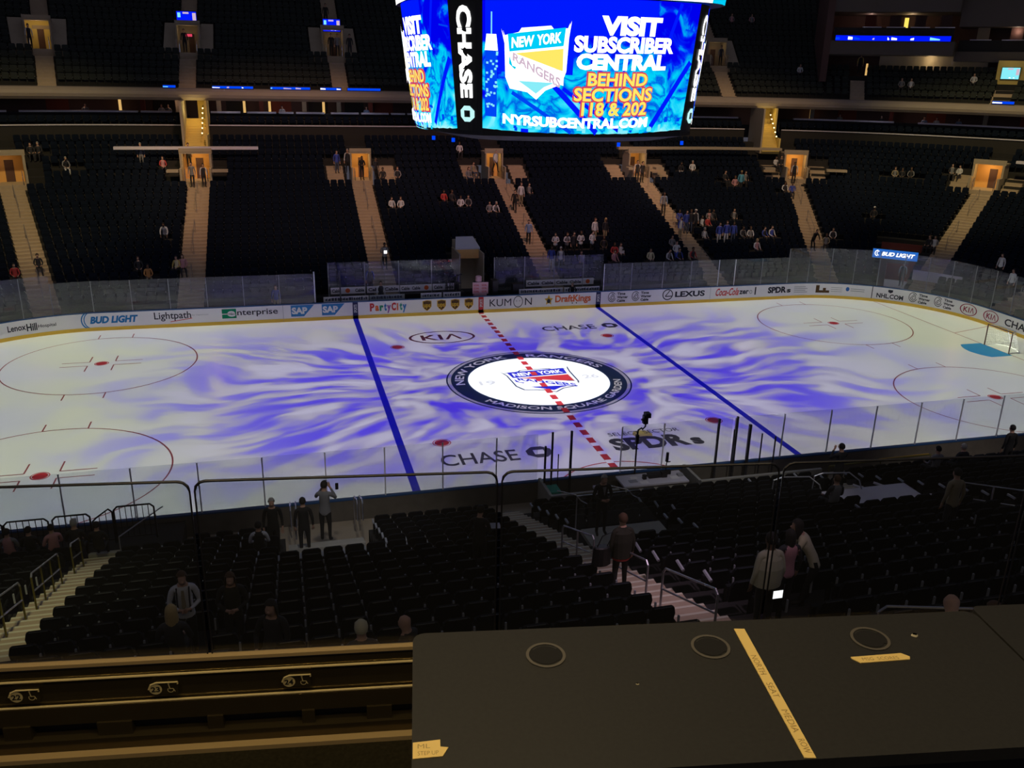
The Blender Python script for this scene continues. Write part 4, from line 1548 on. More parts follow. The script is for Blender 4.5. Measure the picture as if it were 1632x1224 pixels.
def led(mb, F, w, h):
    global LEDN
    LEDN += 1
    rr = random.Random(LEDN)
    x = -w / 2
    while x < w / 2:
        a = rr.uniform(.1, .8)
        mb.add([F(x, h * .2, 1), F(min(x + a, w / 2), h * .2, 1), F(min(x + a, w / 2), h * rr.uniform(.4, .9), 1), F(x, h * rr.uniform(.4, .9), 1)], [(0, 1, 2, 3)], rr.choice((1, 1, 4, 2, 5)))
        x += a + rr.uniform(.3, 1.8)


for s_, w in ((-19.2, .9), (-14.6, 3.0), (-10.3, 3.0), (-7.2, 1.6), (-4.6, 2.6)):
    screen('ribbon_display', s_, 22.3, 12.58, w, .17, 'short blue lit ribbon on top of the balcony fascia', 'e_blue2', extra=led)['group'] = 'blue ribbons on the balcony fascia'
screen('ribbon_display', 29.6, 22.3, 12.62, 1.6, .2, 'blue ribbon display at the right end of the balcony fascia', 'e_blue2', extra=led)

# ---- right end: hanging suites over the lounge
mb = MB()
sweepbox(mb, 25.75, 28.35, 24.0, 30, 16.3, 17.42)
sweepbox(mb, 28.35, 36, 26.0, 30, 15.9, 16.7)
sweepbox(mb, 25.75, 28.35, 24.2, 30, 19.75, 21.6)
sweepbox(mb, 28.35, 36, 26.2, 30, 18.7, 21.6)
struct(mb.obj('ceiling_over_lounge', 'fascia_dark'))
mb = MB()
sweepbox(mb, 25.75, 36, 30, 30.2, 14.5, 21.6)
sweepbox(mb, 25.6, 25.75, 24.0, 30, 14.0, 21.6)
struct(mb.obj('wall_upper_right', 'suite'))
mb = MB()
sweepbox(mb, 26.9, 29.0, 27.2, 27.4, 14.9, 16.3)
struct(mb.obj('wall_lounge_back', 'tan_wall'))
for s_ in (26.6, 27.1, 27.6, 28.1, 28.8, 29.4, 30.0, 30.6):
    zc = 18.5 if s_ < 28.35 else 17.6
    oo = 24.1 if s_ < 28.35 else 26.1
    mb = MB()
    sweepbox(mb, s_ - .2, s_ + .2, oo, oo + .3, zc, zc + .07)
    tag(mb.obj('suite_counter', 'ledge'), 'pale counter of a hanging suite at upper right', 'counter', 'counters of the hanging suites')
    mb = MB()
    sweepbox(mb, s_ - .12, s_ + .10, oo + 2.2, oo + 2.3, zc, zc + 1.1)
    tag(mb.obj('suite_wall_panel', rs.choice(('tan_wall', 'redwall', 'suite'))), 'wall panel at the back of a hanging suite', 'wall panel', 'panels of the hanging suites')
mb = MB()
sweepbox(mb, 25.8, 28.3, 24.3, 24.4, 17.4, 18.5)
sweepbox(mb, 28.4, 35, 26.3, 26.4, 16.7, 17.6)
struct(mb.obj('wall_hanging_suite_front', 'dark_wall'))
for k_ in range(6):
    sx = 26.05 + k_ * .40
    screen('ribbon_display', sx, 23.9, 17.42, 1.62, .42, 'bright blue ribbon display under the hanging suites at upper right', 'e_blue', extra=led)['group'] = 'segments of the upper right ribbon display'
point('suite_lamp', W(27.4, 27.5, 19.4), 26, (1, .7, .4))
point('suite_lamp', W(26.6, 27.5, 19.4), 16, (1, .6, .5))
point('lounge_lamp', W(27.9, 26.6, 16.0), 22, (1, .75, .4))
point('suite_lamp', W(29.4, 28, 18.4), 14, (1, .7, .5))
mb = MB()
sweepbox(mb, 26.63, 26.67, 26.4, 26.5, 14.6, 15.6)
tag(mb.obj('wall_lamp', 'e_warm'), 'small warm lamp by the balcony tunnel at upper right', 'lamp')
mb = MB()
sweepbox(mb, 27.28, 27.36, 28.0, 28.1, 18.6, 19.5)
tag(mb.obj('wall_lamp', 'e_yellow'), 'yellow lamp in a hanging suite at upper right', 'lamp')
# yellow stand with the television at far upper right
root = empty('screen_wall', W(29.5, 25.2, 14.2))
tag(root, 'yellow wall block with a television above the right aisle', 'wall block')
bx, by, bz = root.location
mb = MB()
sweep(mb, 29.25, 29.8, [(25.2, 13.9), (25.6, 13.9), (25.6, 16.0), (25.2, 16.0)])
mb.v = [(x - bx, y - by, z - bz) for x, y, z in mb.v]
mb.obj('block', 'yellow_wall', root)
screen('television', 29.52, 25.05, 14.55, 1.35, .9, 'pale television on the yellow wall block at upper right', 'e_cyan2', extra=tv_extra)
point('lounge_lamp', W(29.5, 24.0, 15.8), 9, (1, .8, .4))
stairs(29.5, [0, 1, 2], uo, uz, 'tan stairs under the yellow wall block at upper right', hw=.7, depth=UD)

# back walls closing the hall
mb = MB()
sweepbox(mb, -31.2, 37, 40.4, 40.8, 8, 26)
struct(mb.obj('wall_far', 'dark_wall'))
# ================================================================== FAR BENCHES
M_['bench_print'] = mat('bench_print', (.08, .09, .14), .5)
M_['mint'] = mat('mint_board', (.45, .50, .55), .5)
M_['pinksign'] = mat('pink_sign', (.75, .45, .52), .5)


def scribble(mb, x0, x1, z0, z1, y, rr, k=1):
    x = x0
    while x < x1 - .05:
        w = rr.uniform(.06, .16)
        mb.add([(x, y, z0 + rr.uniform(0, .04)), (x + w, y, z0), (x + w, y, z1 - rr.uniform(0, .06)), (x, y, z1 - rr.uniform(0, .12))], [(0, 1, 2, 3)], k)
        x += w + rr.uniform(.02, .06)


def panel_ad(x0, x1, z0, z1, y, words, label, group, cols=('board', 'a_dark', 'a_orange')):
    root = empty('bench_board', ((x0 + x1) / 2, y, z0))
    tag(root, label, 'board', group)
    c = (x0 + x1) / 2
    mb = MB()
    mb.box(x0 - c, x1 - c, 0, .06, 0, z1 - z0)
    mb.obj('backing', cols[0], root)
    mb = MB()
    n = len(words)
    L_ = (x1 - x0) / n
    for i, t in enumerate(words):
        a = x0 - c + i * L_ + .08
        if t == '@':
            disc(mb, lambda p, q: (p, -.006, q), a + L_ * .35, (z1 - z0) / 2, (z1 - z0) * .36, 16, 1)
        else:
            put_text(mb, t, lambda p, q: (p, -.006, q), a, a + L_ - .16, (z1 - z0) * .24, (z1 - z0) * .76, .03, 0, 0)
    mb.obj('lettering', [cols[1], cols[2]], root)
    return root


bb = 'white advert boards behind the far team benches'
TW = 'Cable'
for i, (x0, x1, ws) in enumerate(((-9.1, -7.0, (TW, '@', TW)), (-6.9, -4.9, (TW, TW)), (-4.85, -2.85, (TW, TW, '@')), (-2.8, -1.4, (TW, TW)), (3.3, 5.2, (TW, TW)), (5.25, 7.1, (TW, TW)), (7.15, 7.9, ('@',)))):
    panel_ad(x0, x1, 1.22, 1.62, 14.35, ws, 'white advert board with dark lettering behind the far bench', bb)
rr = random.Random(5)
for i, (x0, x1, ws) in enumerate(((-9.6, -6.9, ('gatorade', 'gatorade')), (-6.85, -4.7, ('water', 'bottle', '@')), (-3.7, -2.4, ('water', '@')), (-2.3, -1.2, ('water',)), (2.6, 5.5, ('benchboard', 'goal')), (5.6, 8.0, ('water', '@')))):
    # low boards along the bench front, printed with busy pattern
    root = empty('bench_board', ((x0 + x1) / 2, 13.45, .5))
    tag(root, 'low white board with busy dark print along the far bench', 'board', 'low printed boards along the far bench')
    c = (x0 + x1) / 2
    mb = MB()
    mb.box(x0 - c, x1 - c, 0, .06, 0, .78)
    mb.obj('backing', 'board' if i != 1 else 'mint', root)
    mb = MB()
    scribble(mb, x0 - c + .1, x1 - c - .1, .54, .74, -.008, rr, 0)
    mb.obj('lettering', 'bench_print', root)
mb = MB()
mb.box(-9.5, -1.2, 13.75, 14.1, .3, .75)
tag(mb.obj('team_bench', 'tan_wall'), 'long player bench behind the far boards left of centre', 'bench')
mb = MB()
mb.box(1.2, 8.0, 13.75, 14.1, .3, .75)
tag(mb.obj('team_bench', 'tan_wall'), 'long player bench behind the far boards right of centre', 'bench')
# glass behind the benches
for x0, x1 in ((-9.2, -7.0), (-7.0, -4.9), (-4.9, -2.85), (-2.85, -1.0), (1.2, 3.2), (3.2, 5.2), (5.2, 7.2), (7.2, 8.6)):
    root = empty('rink_glass', (x0, 14.5, 1.0))
    tag(root, 'clear glass pane standing behind the far team benches', 'glass pane', 'panes behind the far benches')
    mb = MB()
    mb.box(.02, x1 - x0 - .02, -.006, .006, 0, 2.15)
    mb.obj('pane', 'glass', root)
    mb = MB()
    mb.box(-.03, .03, -.03, .03, -.7, 2.15)
    mb.obj('support_post', 'post', root)
for x0 in (-10.1, -8.6, 8.05, 9.3):
    mb = MB()
    mb.box(x0 - .04, x0 + .04, 13.2, 13.28, .3, 2.9)
    tag(mb.obj('stanchion', 'dark_post' if x0 != -10.1 else 'white_post'), 'upright post at the end of the far bench glass', 'post', 'posts at the ends of the far benches')
# penalty sheet board and drinks cooler
root = empty('notice_board', (0.0, 13.35, .3))
tag(root, 'pink notice board with six printed boxes beside the red line', 'notice board')
mb = MB()
mb.box(-.45, .55, 0, .06, .82, 1.55)
mb.box(-.35, .45, 0, .3, 0, .82)
mb.obj('board', 'pinksign', root)
mb = MB()
for i in range(2):
    for j in range(3):
        put_text(mb, 'GOAL', lambda p, q: (p, -.006, q), -.38 + i * .5, -.04 + i * .5, .92 + j * .2, 1.04 + j * .2, .02)
mb.obj('lettering', 'a_red', root)
mb = MB()
mb.tube([(-.05 + .0, 13.5, 1.9), (-.05, 13.5, 2.2), (-.05, 13.5, 2.25)], [.2, .2, .12], 12)
tag(mb.obj('drinks_cooler', 'pinksign', smooth=False), 'pink drinks cooler standing on the notice board shelf', 'cooler')
mb = MB()
mb.box(-.35, .3, 13.4, 13.7, 1.86, 1.9)
tag(mb.obj('shelf', 'dark_post'), 'dark shelf under the pink drinks cooler', 'shelf')
for i in range(12):
    x = -2.1 + i * .095 + rr.uniform(-.03, .03)
    mb = MB()
    h = rr.uniform(.9, 1.5)
    mb.tube([(x, 13.6 + rr.uniform(0, .3), .4), (x + rr.uniform(-.1, .1), 13.9, .8 + h)], .025, 5)
    mb.box(x - .12, x + .06, 13.85, 13.93, .78 + h, .86 + h)
    tag(mb.obj('hockey_stick', 'black'), 'dark hockey stick standing upright in the rack by the red line', 'stick', 'sticks in the rack by the red line')
mb = MB()
mb.box(-2.3, -.95, 13.5, 14.1, .3, 1.25)
tag(mb.obj('stick_rack', 'black'), 'black stick rack left of the pink notice board', 'rack')
mb = MB()
mb.box(.85, 1.2, 13.4, 14.1, .3, 1.9)
mb.box(2.2, 2.9, 13.5, 14.0, .3, 1.6)
tag(mb.obj('equipment_case', 'black'), 'dark equipment cases right of the pink notice board', 'case')
# locker room tunnel in the far stand with pale cover
root = empty('locker_tunnel', (0, 15.0, .3))
tag(root, 'pale covered players tunnel in the middle of the far stand', 'tunnel')
mb = MB()
mb.add([(-.85, 1.9, 3.05), (.80, 1.9, 3.05), (.62, 3.3, 3.55), (-.55, 3.3, 3.55), (-.85, 1.9, 2.95), (.80, 1.9, 2.95), (.62, 3.3, 3.45), (-.55, 3.3, 3.45)],
       [(0, 1, 2, 3), (7, 6, 5, 4), (0, 4, 5, 1), (3, 2, 6, 7), (0, 3, 7, 4), (1, 5, 6, 2)])
mb.obj('tunnel_cover', 'ledge', root)
mb = MB()
mb.box(-.8, .8, 3.15, 3.3, 0, 3.4)
mb.obj('back_wall', 'tan_wall', root)
for sx in (-1, 1):
    mb = MB()
    mb.box(-.85 if sx < 0 else .72, -.76 if sx < 0 else .80, .6, 3.2, 0, 2.9)
    mb.obj('side_wall', 'tan_wall', root)
mb = MB()
mb.box(-.76, .72, 1.9, 2.0, 2.35, 2.95)
mb.obj('lintel', 'orange_wall', root)

# corner tunnel with the beer sign
root = empty('corner_tunnel', W(28.2, 2.4, .3))
tag(root, 'dark brown corner tunnel under the blue lit sign', 'tunnel')
bx, by, bz = root.location
mb = MB()
sweepbox(mb, 27.5, 29.0, 2.2, 2.35, 2.35, 2.6)
sweepbox(mb, 27.5, 27.9, 2.2, 2.5, .3, 2.4)
mb.v = [(x - bx, y - by, z - bz) for x, y, z in mb.v]
mb.obj('frame', 'suite', root)
mb = MB()
sweepbox(mb, 27.5, 29.05, 6.6, 6.8, .3, 3.0)
mb.v = [(x - bx, y - by, z - bz) for x, y, z in mb.v]
mb.obj('back_wall', 'redwall', root)


def bud(mb, F, w, h):
    put_text(mb, 'Bud Light'.upper(), lambda a, b: F(a, b, 1), -w * .30, w * .44, h * .28, h * .74, .05, .25, 1)
    ring_faces(mb, lambda a, b: F(a, b, 1), -w * .38, h * .52, h * .26, h * .36, 20, 1.6, 4.6, 1)
    ring_faces(mb, lambda a, b: F(a, b, 1), -w * .35, h * .52, h * .20, h * .27, 20, 1.6, 4.6, 1)


screen('lit_sign', 28.25, 2.1, 2.62, 2.9, .62, 'blue lit beer sign hanging over the corner tunnel', 'e_sign', extra=bud, cat='sign')
mb = MB()
sweepbox(mb, 29.2, 31.6, 2.9, 3.0, 1.2, 1.9)
tag(mb.obj('low_wall', 'ledge'), 'pale lilac low wall right of the blue lit sign', 'wall')

# ================================================================== SCOREBOARD
sb = empty('scoreboard', (0, 0, 12))
tag(sb, 'huge hanging scoreboard with curved blue video screens above centre ice', 'scoreboard')
SBZ = 12


def lerp(a, b, t):
    return a + (b - a) * t


ZB, ZT = 12.28, 16.95


def FFront(u, v, lift=0):
    """u -1..1, v 0..1 on the front screen"""
    b = 1 - u * u
    y = -lerp(5.0, 5.6, v) - .8 * b - lift
    x = u * lerp(4.13, 4.32, v)
    z = lerp(ZB - .22 * b, ZT, v)
    return (x, y, z - SBZ)


def FSide(sg):
    def f(u, v, lift=0):
        b = 1 - u * u
        x = -lerp(4.95, 5.35, v) - lerp(.85, 1.05, v) * b - lift
        y = -u * 4.2
        z = lerp(ZB - .1 - .22 * b, ZT, v)
        return (x * -sg, y * (1 if sg < 0 else -1), z - SBZ)
    return f


def surf(mb, F, k=0, nu=24, nv=8, u0=-1, u1=1, v0=0, v1=1):
    vs = [F(lerp(u0, u1, i / nu), lerp(v0, v1, j / nv)) for j in range(nv + 1) for i in range(nu + 1)]
    fs = [(j * (nu + 1) + i, j * (nu + 1) + i + 1, (j + 1) * (nu + 1) + i + 1, (j + 1) * (nu + 1) + i) for j in range(nv) for i in range(nu)]
    mb.add(vs, fs, k)


# the moving picture: blues and cyans swirling on the screens
def screen_mat():
    m = bpy.data.materials.new('video_picture')
    m.use_nodes = True
    nt = m.node_tree
    n = nt.nodes
    n.clear()
    L = nt.links.new
    out = n.new('ShaderNodeOutputMaterial')
    em = n.new('ShaderNodeEmission')
    tc = n.new('ShaderNodeTexCoord')
    sp_ = n.new('ShaderNodeSeparateXYZ')
    L(tc.outputs['Object'], sp_.inputs[0])
    n1 = n.new('ShaderNodeTexNoise')
    n1.inputs['Scale'].default_value = .75
    n1.inputs['Detail'].default_value = 5
    n1.inputs['Distortion'].default_value = 1.2
    L(tc.outputs['Object'], n1.inputs['Vector'])
    ad = n.new('ShaderNodeMath')
    ad.operation = 'MULTIPLY_ADD'
    L(sp_.outputs[2], ad.inputs[0])
    ad.inputs[1].default_value = -.11
    L(n1.outputs[0], ad.inputs[2])
    cr = n.new('ShaderNodeValToRGB')
    e = cr.color_ramp.elements
    e[0].position = .10
    e[0].color = (0, 0, .85, 1)
    e[1].position = .62
    e[1].color = (.45, .95, 1, 1)
    for p, c in ((.16, (0, .02, .95, 1)), (.22, (0, .35, .9, 1)), (.30, (0, .68, .95, 1)), (.36, (0, .10, .80, 1)), (.42, (0, .62, .95, 1)), (.50, (.05, .8, 1, 1))):
        q = e.new(p)
        q.color = c
    L(ad.outputs[0], cr.inputs[0])
    L(cr.outputs[0], em.inputs[0])
    L(em.outputs[0], out.inputs[0])
    return m


M_['picture'] = screen_mat()
SCM = ['picture', 'e_white', 'e_cyan', 'e_yellow', 'e_red', 'e_blue', 'e_cyan2', 'e_blue2', 'e_pink']


def video(F0, name):
    mb = MB()
    surf(mb, F0)
    L_ = lambda l: (lambda u, v: F0(u, v, .03 + l * .015))
    F = L_(0)
    G = L_(2)
    H = L_(5)

    def cell(pts, k, Q=F):
        mb.add([Q(*p) for p in pts], [tuple(range(len(pts)))], k)

    def strip(a, b, w, k, Q=F, n=5):
        d = math.hypot(b[0] - a[0], b[1] - a[1])
        nx, ny = -(b[1] - a[1]) / d * w / 2, (b[0] - a[0]) / d * w / 2
        for i in range(n):
            p = (lerp(a[0], b[0], i / n), lerp(a[1], b[1], i / n))
            q = (lerp(a[0], b[0], (i + 1) / n), lerp(a[1], b[1], (i + 1) / n))
            cell([(p[0] - nx, p[1] - ny), (p[0] + nx, p[1] + ny), (q[0] + nx, q[1] + ny), (q[0] - nx, q[1] - ny)], k, Q)
    rr = random.Random(11)
    # night sky top left, tower with lit crown
    for i in range(8):
        a = -.98 + i * .19
        cell([(a, .72), (a + .19, .72), (a + .19, .995), (a, .995)], 5)
        if i < 4:
            cell([(a, .45), (a + .19, .45), (a + .19, .72), (a, .72)], 5)
    cell([(-.98, .10), (-.88, .10), (-.88, .60), (-.98, .60)], 7, L_(.6))
    cell([(-.985, .60), (-.875, .60), (-.89, .72), (-.97, .72)], 1, G)
    strip((-.93, .72), (-.93, .88), .010, 6, G)
    for i in range(34):
        u = -.98 + rr.random() * .09
        v = .16 + rr.random() * .42
        cell([(u, v), (u + .018, v), (u + .018, v + .016), (u, v + .016)], 6, G)
    # beams and streets
    for a, b, w, k in (((-.45, .42), (.05, .02), .045, 5), ((-.3, .35), (.3, .02), .03, 5), ((.30, .55), (.02, .05), .02, 5), ((.98, .55), (.62, .05), .05, 5), ((.78, .99), (.66, .6), .035, 5),
                       ((-.75, .3), (-.2, .02), .03, 7), ((.86, .80), (.99, .78), .012, 7), ((-.1, .3), (.6, .18), .02, 7), ((.4, .02), (.5, .3), .03, 7)):
        strip(a, b, w, k, L_(.5))
    for i in range(26):
        u, v = rr.uniform(-.85, .95), rr.uniform(.0, .09)
        w, h = rr.uniform(.02, .07), rr.uniform(.02, .05)
        cell([(u, v), (u + w, v), (u + w, v + h), (u, v + h)], rr.choice((2, 6, 6, 7, 6, 5)), L_(.8))
    # crest
    shield(mb, lambda x, y, l: F0(-.56 + .28 * x, .54 + .235 * y + .02 * x, .06 + .015 * l + .85 * (.28 * x) ** 2), [1, 1, 2, 1, 3, 6, 8])
    # words
    rows = [('VISIT', .0, .59, .74, .88, 1, .06), ('SUBSCRIBER', -.23, .75, .615, .735, 1, .05), ('CENTRAL', -.2, .69, .49, .61, 1, .06),
            ('BEHIND', -.08, .51, .375, .47, 3, .03), ('SECTIONS', -.2, .58, .26, .36, 3, .03), ('118 & 202', -.12, .54, .15, .255, 3, .03), ('NYRSUBCENTRAL.COM', -.83, .57, .055, .135, 1, .05)]
    for t, a, b, c, d, k, bo in rows:
        if k == 3:
            put_text(mb, t, G, a - .012, b + .012, c - .012, d + .012, .07, 0, 4)
        put_text(mb, t, H, a, b, c, d, bo, 0, k)
    return mb.obj(name, SCM, sb)


video(FFront, 'video_screen')
vl = video(FSide(-1), 'video_screen')
video(FSide(1), 'video_screen')
# back screen is the front one turned round
bk = bpy.data.objects.new('video_screen', bpy.data.objects['video_screen'].data)
C.objects.link(bk)
bk.parent = sb
bk.rotation_euler = (0, 0, math.pi)


def corner_col(sx, sy):
    """dark corner column with the vertical bank lettering"""
    def P(t, v, lift=0):
        # t 0 at the front screen edge, 1 at the side screen edge
        a = (lerp(4.13, 4.32, v), lerp(5.0, 5.6, v))
        b = (lerp(4.95, 5.35, v), 4.2)
        x, y = lerp(a[0], b[0], t), lerp(a[1], b[1], t)
        q = .12 * math.sin(math.pi * t) + lift
        return (sx * (x + q * .75), -sy * (y + q * .65), lerp(ZB - .12, ZT, v) - SBZ)
    mb = MB()
    surf(mb, lambda u, v: P((u + 1) / 2, v), nu=6, nv=4)
    o = mb.obj('corner_column', 'black', sb)
    mb = MB()
    vs, fs, a = text2d('CHASE', .05)
    fl = (sx < 0) == (sy > 0)

    def Q(u, v):
        # reads downwards
        w = (1 - v) if not fl else v
        return P(.72 - .44 * v if fl else .28 + .44 * v, .93 - .68 * u, .02)
    mb.add([Q(u, v) for u, v in vs], fs, 0)
    bank_mark(mb, lambda x, y: P(.5 + x, .13 + y * .235, .02), 0, 0, .26, 1)
    mb.obj('lettering', ['e_white', 'e_pale'], sb)


M_['e_pale'] = emis('lit_pale_green', (.55, .95, .95), 1.0)
for sx in (-1, 1):
    for sy in (-1, 1):
        corner_col(sx, sy)
# bright ring above, dark belly below
mb = MB()
ringp = []
for i in range(64):
    a = 2 * math.pi * i / 64
    c, s_ = math.cos(a), math.sin(a)
    p = 4.2
    r_ = 1 / ((abs(c) ** p + abs(s_) ** p) ** (1 / p))
    ringp.append((6.35 * r_ * c, 6.1 * r_ * s_))
N = 64
mb.add([(x, y, 17.0 - SBZ) for x, y in ringp] + [(x * 1.02, y * 1.02, 18.2 - SBZ) for x, y in ringp] + [(x * .86, y * .86, 17.0 - SBZ) for x, y in ringp], [], 0)
for i in range(N):
    j = (i + 1) % N
    corner = abs(abs(ringp[i][0]) - abs(ringp[i][1])) < 1.0
    mb.f.append((i, j, N + j, N + i))
    mb.m.append(2 if corner else 0)
    mb.f.append((2 * N + i, 2 * N + j, j, i))
    mb.m.append(1)
mb.obj('upper_ring_display', ['e_white', 'black', 'e_cyan'], sb)
mb = MB()
bp2 = []
for u in [i / 8 - 1 for i in range(17)]:
    bp2.append(FFront(u, 0)[:2])
side = [FSide(1)(u, 0)[:2] for u in [i / 8 - 1 for i in range(17)]]
pl = bp2 + [(x, -abs(y) if i < 0 else y) for i, (x, y) in enumerate(sorted([(x, y) for x, y in side], key=lambda q: q[1]))]
pl += [(-x, -y) for x, y in bp2] + [(-x, y) for x, y in sorted(side, key=lambda q: -q[1])]
n_ = len(pl)
mb.add([(x, y, 12.25 - SBZ) for x, y in pl] + [(x * 1.003, y * 1.003, 12.0 - SBZ) for x, y in pl] + [(x * .8, y * .8, 11.75 - SBZ) for x, y in pl], [])
for i in range(n_):
    j = (i + 1) % n_
    mb.f += [(i, n_ + i, n_ + j, j), (n_ + i, 2 * n_ + i, 2 * n_ + j, n_ + j)]
    mb.m += [0, 0]
mb.f.append(tuple(range(2 * n_, 3 * n_)))
mb.m.append(0)
mb.obj('underside', 'black', sb)
mb = MB()
mb.box(-4.0, 4.0, -4.0, 4.0, .3, 6.2)
mb.obj('core', 'black', sb)
for x, y in ((-5.6, -2.5), (-5.0, -3.6), (1.2, -5.75), (4.3, -4.9)):
    mb = MB()
    mb.tube([(x, y, -.2), (x, y, -.35)], .07, 8)
    mb.obj('indicator_light', 'e_blue2', sb)
# ================================================================== NEAR STAND
NA = [-30, -17.4, -5.55, 5.75, 17.4]
ncuts = [(-12.4, -9.9, 0, 3), (-4.7, -2.5, 5, 7), (3.1, 6.5, 4, 6), (-16.7, -15.6, 0, 0)]
terrace('floor_near_stand', list(range(0, 21)), -30, 30, rowo, rowz, ncuts, near=True)
mb = MB()
sweepbox(mb, -30, -15.4, .14, 2.0, .3, .88, True)
struct(mb.obj('floor_near_platform', 'tread'))
mb = MB()
sweepbox(mb, -30, 30, .14, 3.2, -.1, .3, True)
struct(mb.obj('floor_near_walkway', 'tan_wall'))
mb = MB()
sweepbox(mb, -30, 30, 20.06, 20.3, 5.0, 7.6, True)
struct(mb.obj('wall_near_back', 'dark_wall'))
for a, nm in ((-17.4, 'left'), (-5.55, 'middle'), (5.75, 'right')):
    stairs(a, list(range(0, 20)), rowo, rowz, f'{nm} aisle stairs of the near lower stand with pale step edges', True, hw=.62, nosing=True)
nc = [(-12.5, -9.8, 0, 4), (-4.9, -2.3, 5, 7), (3.0, 6.6, 3, 6), (-16.8, -15.0, 0, 0)]
sp = seat_spots(range(0, 19), rowo, NA, -29, 24, nc, hw=.66, pitch=.505)
NOCC = ((-13.97, 12), (-14.05, 13), (-13.2, 12), (-12.54, 14), (-11.28, 16), (-10.73, 16), (-4.83, 16), (-3.9, 15), (-3.35, 15), (-8.03, 8), (2.62, 11), (2.0, 7), (-13.02, 3))
sp = [q for q in sp if not any(k == q[0] and abs(a - q[1]) < .27 for a, k in NOCC)]


def near_seat(first, label):
    root = empty('stadium_seat')
    tag(root, label, 'seat', 'folded seats in the near rows')
    mb = MB()
    # shell seen from behind, rounded top, slightly reclined
    L_ = []
    for y, gy in ((0, 0), (.055, 0)):
        for x, z in ((-.215, 0), (.215, 0), (.235, .30), (.20, .43), (.16, .455), (-.16, .455), (-.20, .43), (-.235, .30)):
            L_.append((x, y - z * .22, z + .42))
    mb.add(L_, [(0, 1, 2, 3, 4, 5, 6, 7), (15, 14, 13, 12, 11, 10, 9, 8)] + [(i, i + 8, (i + 1) % 8 + 8, (i + 1) % 8) for i in range(8)])
    mb.obj('backrest', 'seat_near', root)
    mb = MB()
    mb.box(-.20, .20, .12, .20, .38, .66)
    mb.box(-.18, .18, .20, .235, .42, .64)
    mb.obj('cushion', 'seat_near', root)
    mb = MB()
    mb.rbox(.235, .27, -.10, .30, .50, .56, .012)
    mb.box(.24, .265, -.02, .10, .0, .5)
    mb.rbox(.238, .272, -.165, -.14, .50, .74, .012, k=1)
    mb.box(.245, .265, -.14, -.02, .5, .56)
    mb.obj('armrest', ['seat_near', 'arm'], root)
    mb = MB()
    mb.tube([(-.15, -.105, .876), (.15, -.105, .876)], .007, 5)
    mb.obj('top_rim', 'seat_edge', root)  # thin paler rim along the top of the backrest
    return root


def cam_d(k, s_):
    x, y, _, _ = BP(s_, rowo(k) + .5, True)
    z = rowz(k) + .6
    d = Vector((x, y, z)) - Vector(CAM)
    f = d.dot(_f)
    return f, d.dot(_x) / f * 1410.18 + 816, 612 - d.dot(_y) / f * 1410.18


cand = []
for k, s_ in sp:
    f, u, v = cam_d(k, s_)
    cand.append((not (-20 < u < 1650 and 720 < v < 1075 and not (u > 640 and v > 1010)), f, k, s_))
cand.sort()
proto = near_seat(True, 'dark folded stadium seat in the near lower stand, seen from behind')
MB.__doc__ = None
for i, (out_, f, k, s_) in enumerate(cand[:300]):
    o = proto if i == 0 else copy_tree(proto)
    x, y, nx, ny = BP(s_, rowo(k) + .60, True)
    o.location = (x, y, rowz(k))
    o.rotation_euler = (0, 0, math.atan2(nx, -ny) + random.uniform(-.015, .015))
far_seats('near_stadium_seats', [(k, s_) for out_, f, k, s_ in cand[300:]], rowo, rowz, 'remaining rows of folded dark seats in the near lower stand', ('seat_near', 'arm'), near=True)


def rail_loop(name, pts2, label, m='chrome', postm=None, r=.022, mid=True, group=None, n_posts=3, h=.9):
    """handrail standing on the near stand: pts2 = [(s,o),(s,o)] floor points"""
    (s0, o0), (s1, o1) = pts2
    A = Vector(W(s0, o0, floor_at(o0), True))
    B = Vector(W(s1, o1, floor_at(o1), True))
    A.z = .9 + .363 * (o0 - 2.0) - .02
    B.z = .9 + .363 * (o1 - 2.0) - .02
    root = empty(name, A)
    tag(root, label, 'handrail', group)
    B = B - A
    A0 = Vector((0, 0, 0))
    up = Vector((0, 0, h))
    e = .09
    d = B.normalized()
    mb = MB()
    mb.tube([A0 + up * .9, A0 + up + d * e, B + up - d * e, B + up * .9], r, 7)
    if mid:
        mb.tube([A0 + up * .52, B + up * .52], r * .85, 6)
    mb.obj('top_rail', m, root)
    for i in range(n_posts):
        t = i / (n_posts - 1)
        P = A0.lerp(B, t)
        mb = MB()
        mb.tube([P, P + up * (.9 if i in (0, n_posts - 1) else 1)], r, 7)
        mb.obj('rail_post', postm or m, root)
    return root


M_['chrome_dim'] = mat('grey_rail', (.42, .42, .46), .35, .7)
rl = 'steel handrail on the left near stairs, '
rail_loop('handrail', [(-17.8, 3.0), (-17.8, 4.0)], rl + 'lowest of the flight', 'chrome_dim', 'brass_rail', n_posts=2)
rail_loop('handrail', [(-17.78, 5.3), (-17.7, 7.8)], rl + 'middle one with four posts', 'chrome_dim', 'brass_rail', n_posts=4)
rail_loop('handrail', [(-17.7, 8.6), (-17.65, 12.5)], rl + 'topmost, cut by the picture edge', 'chrome_dim', 'brass_rail', n_posts=4)
rl = 'steel handrail on the middle near stairs, '
rail_loop('handrail', [(-5.95, 8.9), (-5.80, 10.6)], rl + 'left of the woman in olive', 'chrome_dim', 'chrome_dim')
rail_loop('handrail', [(-5.80, 11.9), (-5.80, 13.4)], rl + 'just right of the woman in olive', 'chrome_dim', 'chrome_dim', n_posts=2)
rail_loop('handrail', [(-5.78, 14.0), (-5.70, 15.8)], rl + 'lowest in the picture', 'chrome_dim', 'chrome_dim', n_posts=2)
rail_loop('handrail', [(-4.2, 17.6), (-3.0, 18.4)], 'thin bright handrail just above the black table, left of the balcony post', 'chrome', n_posts=2)
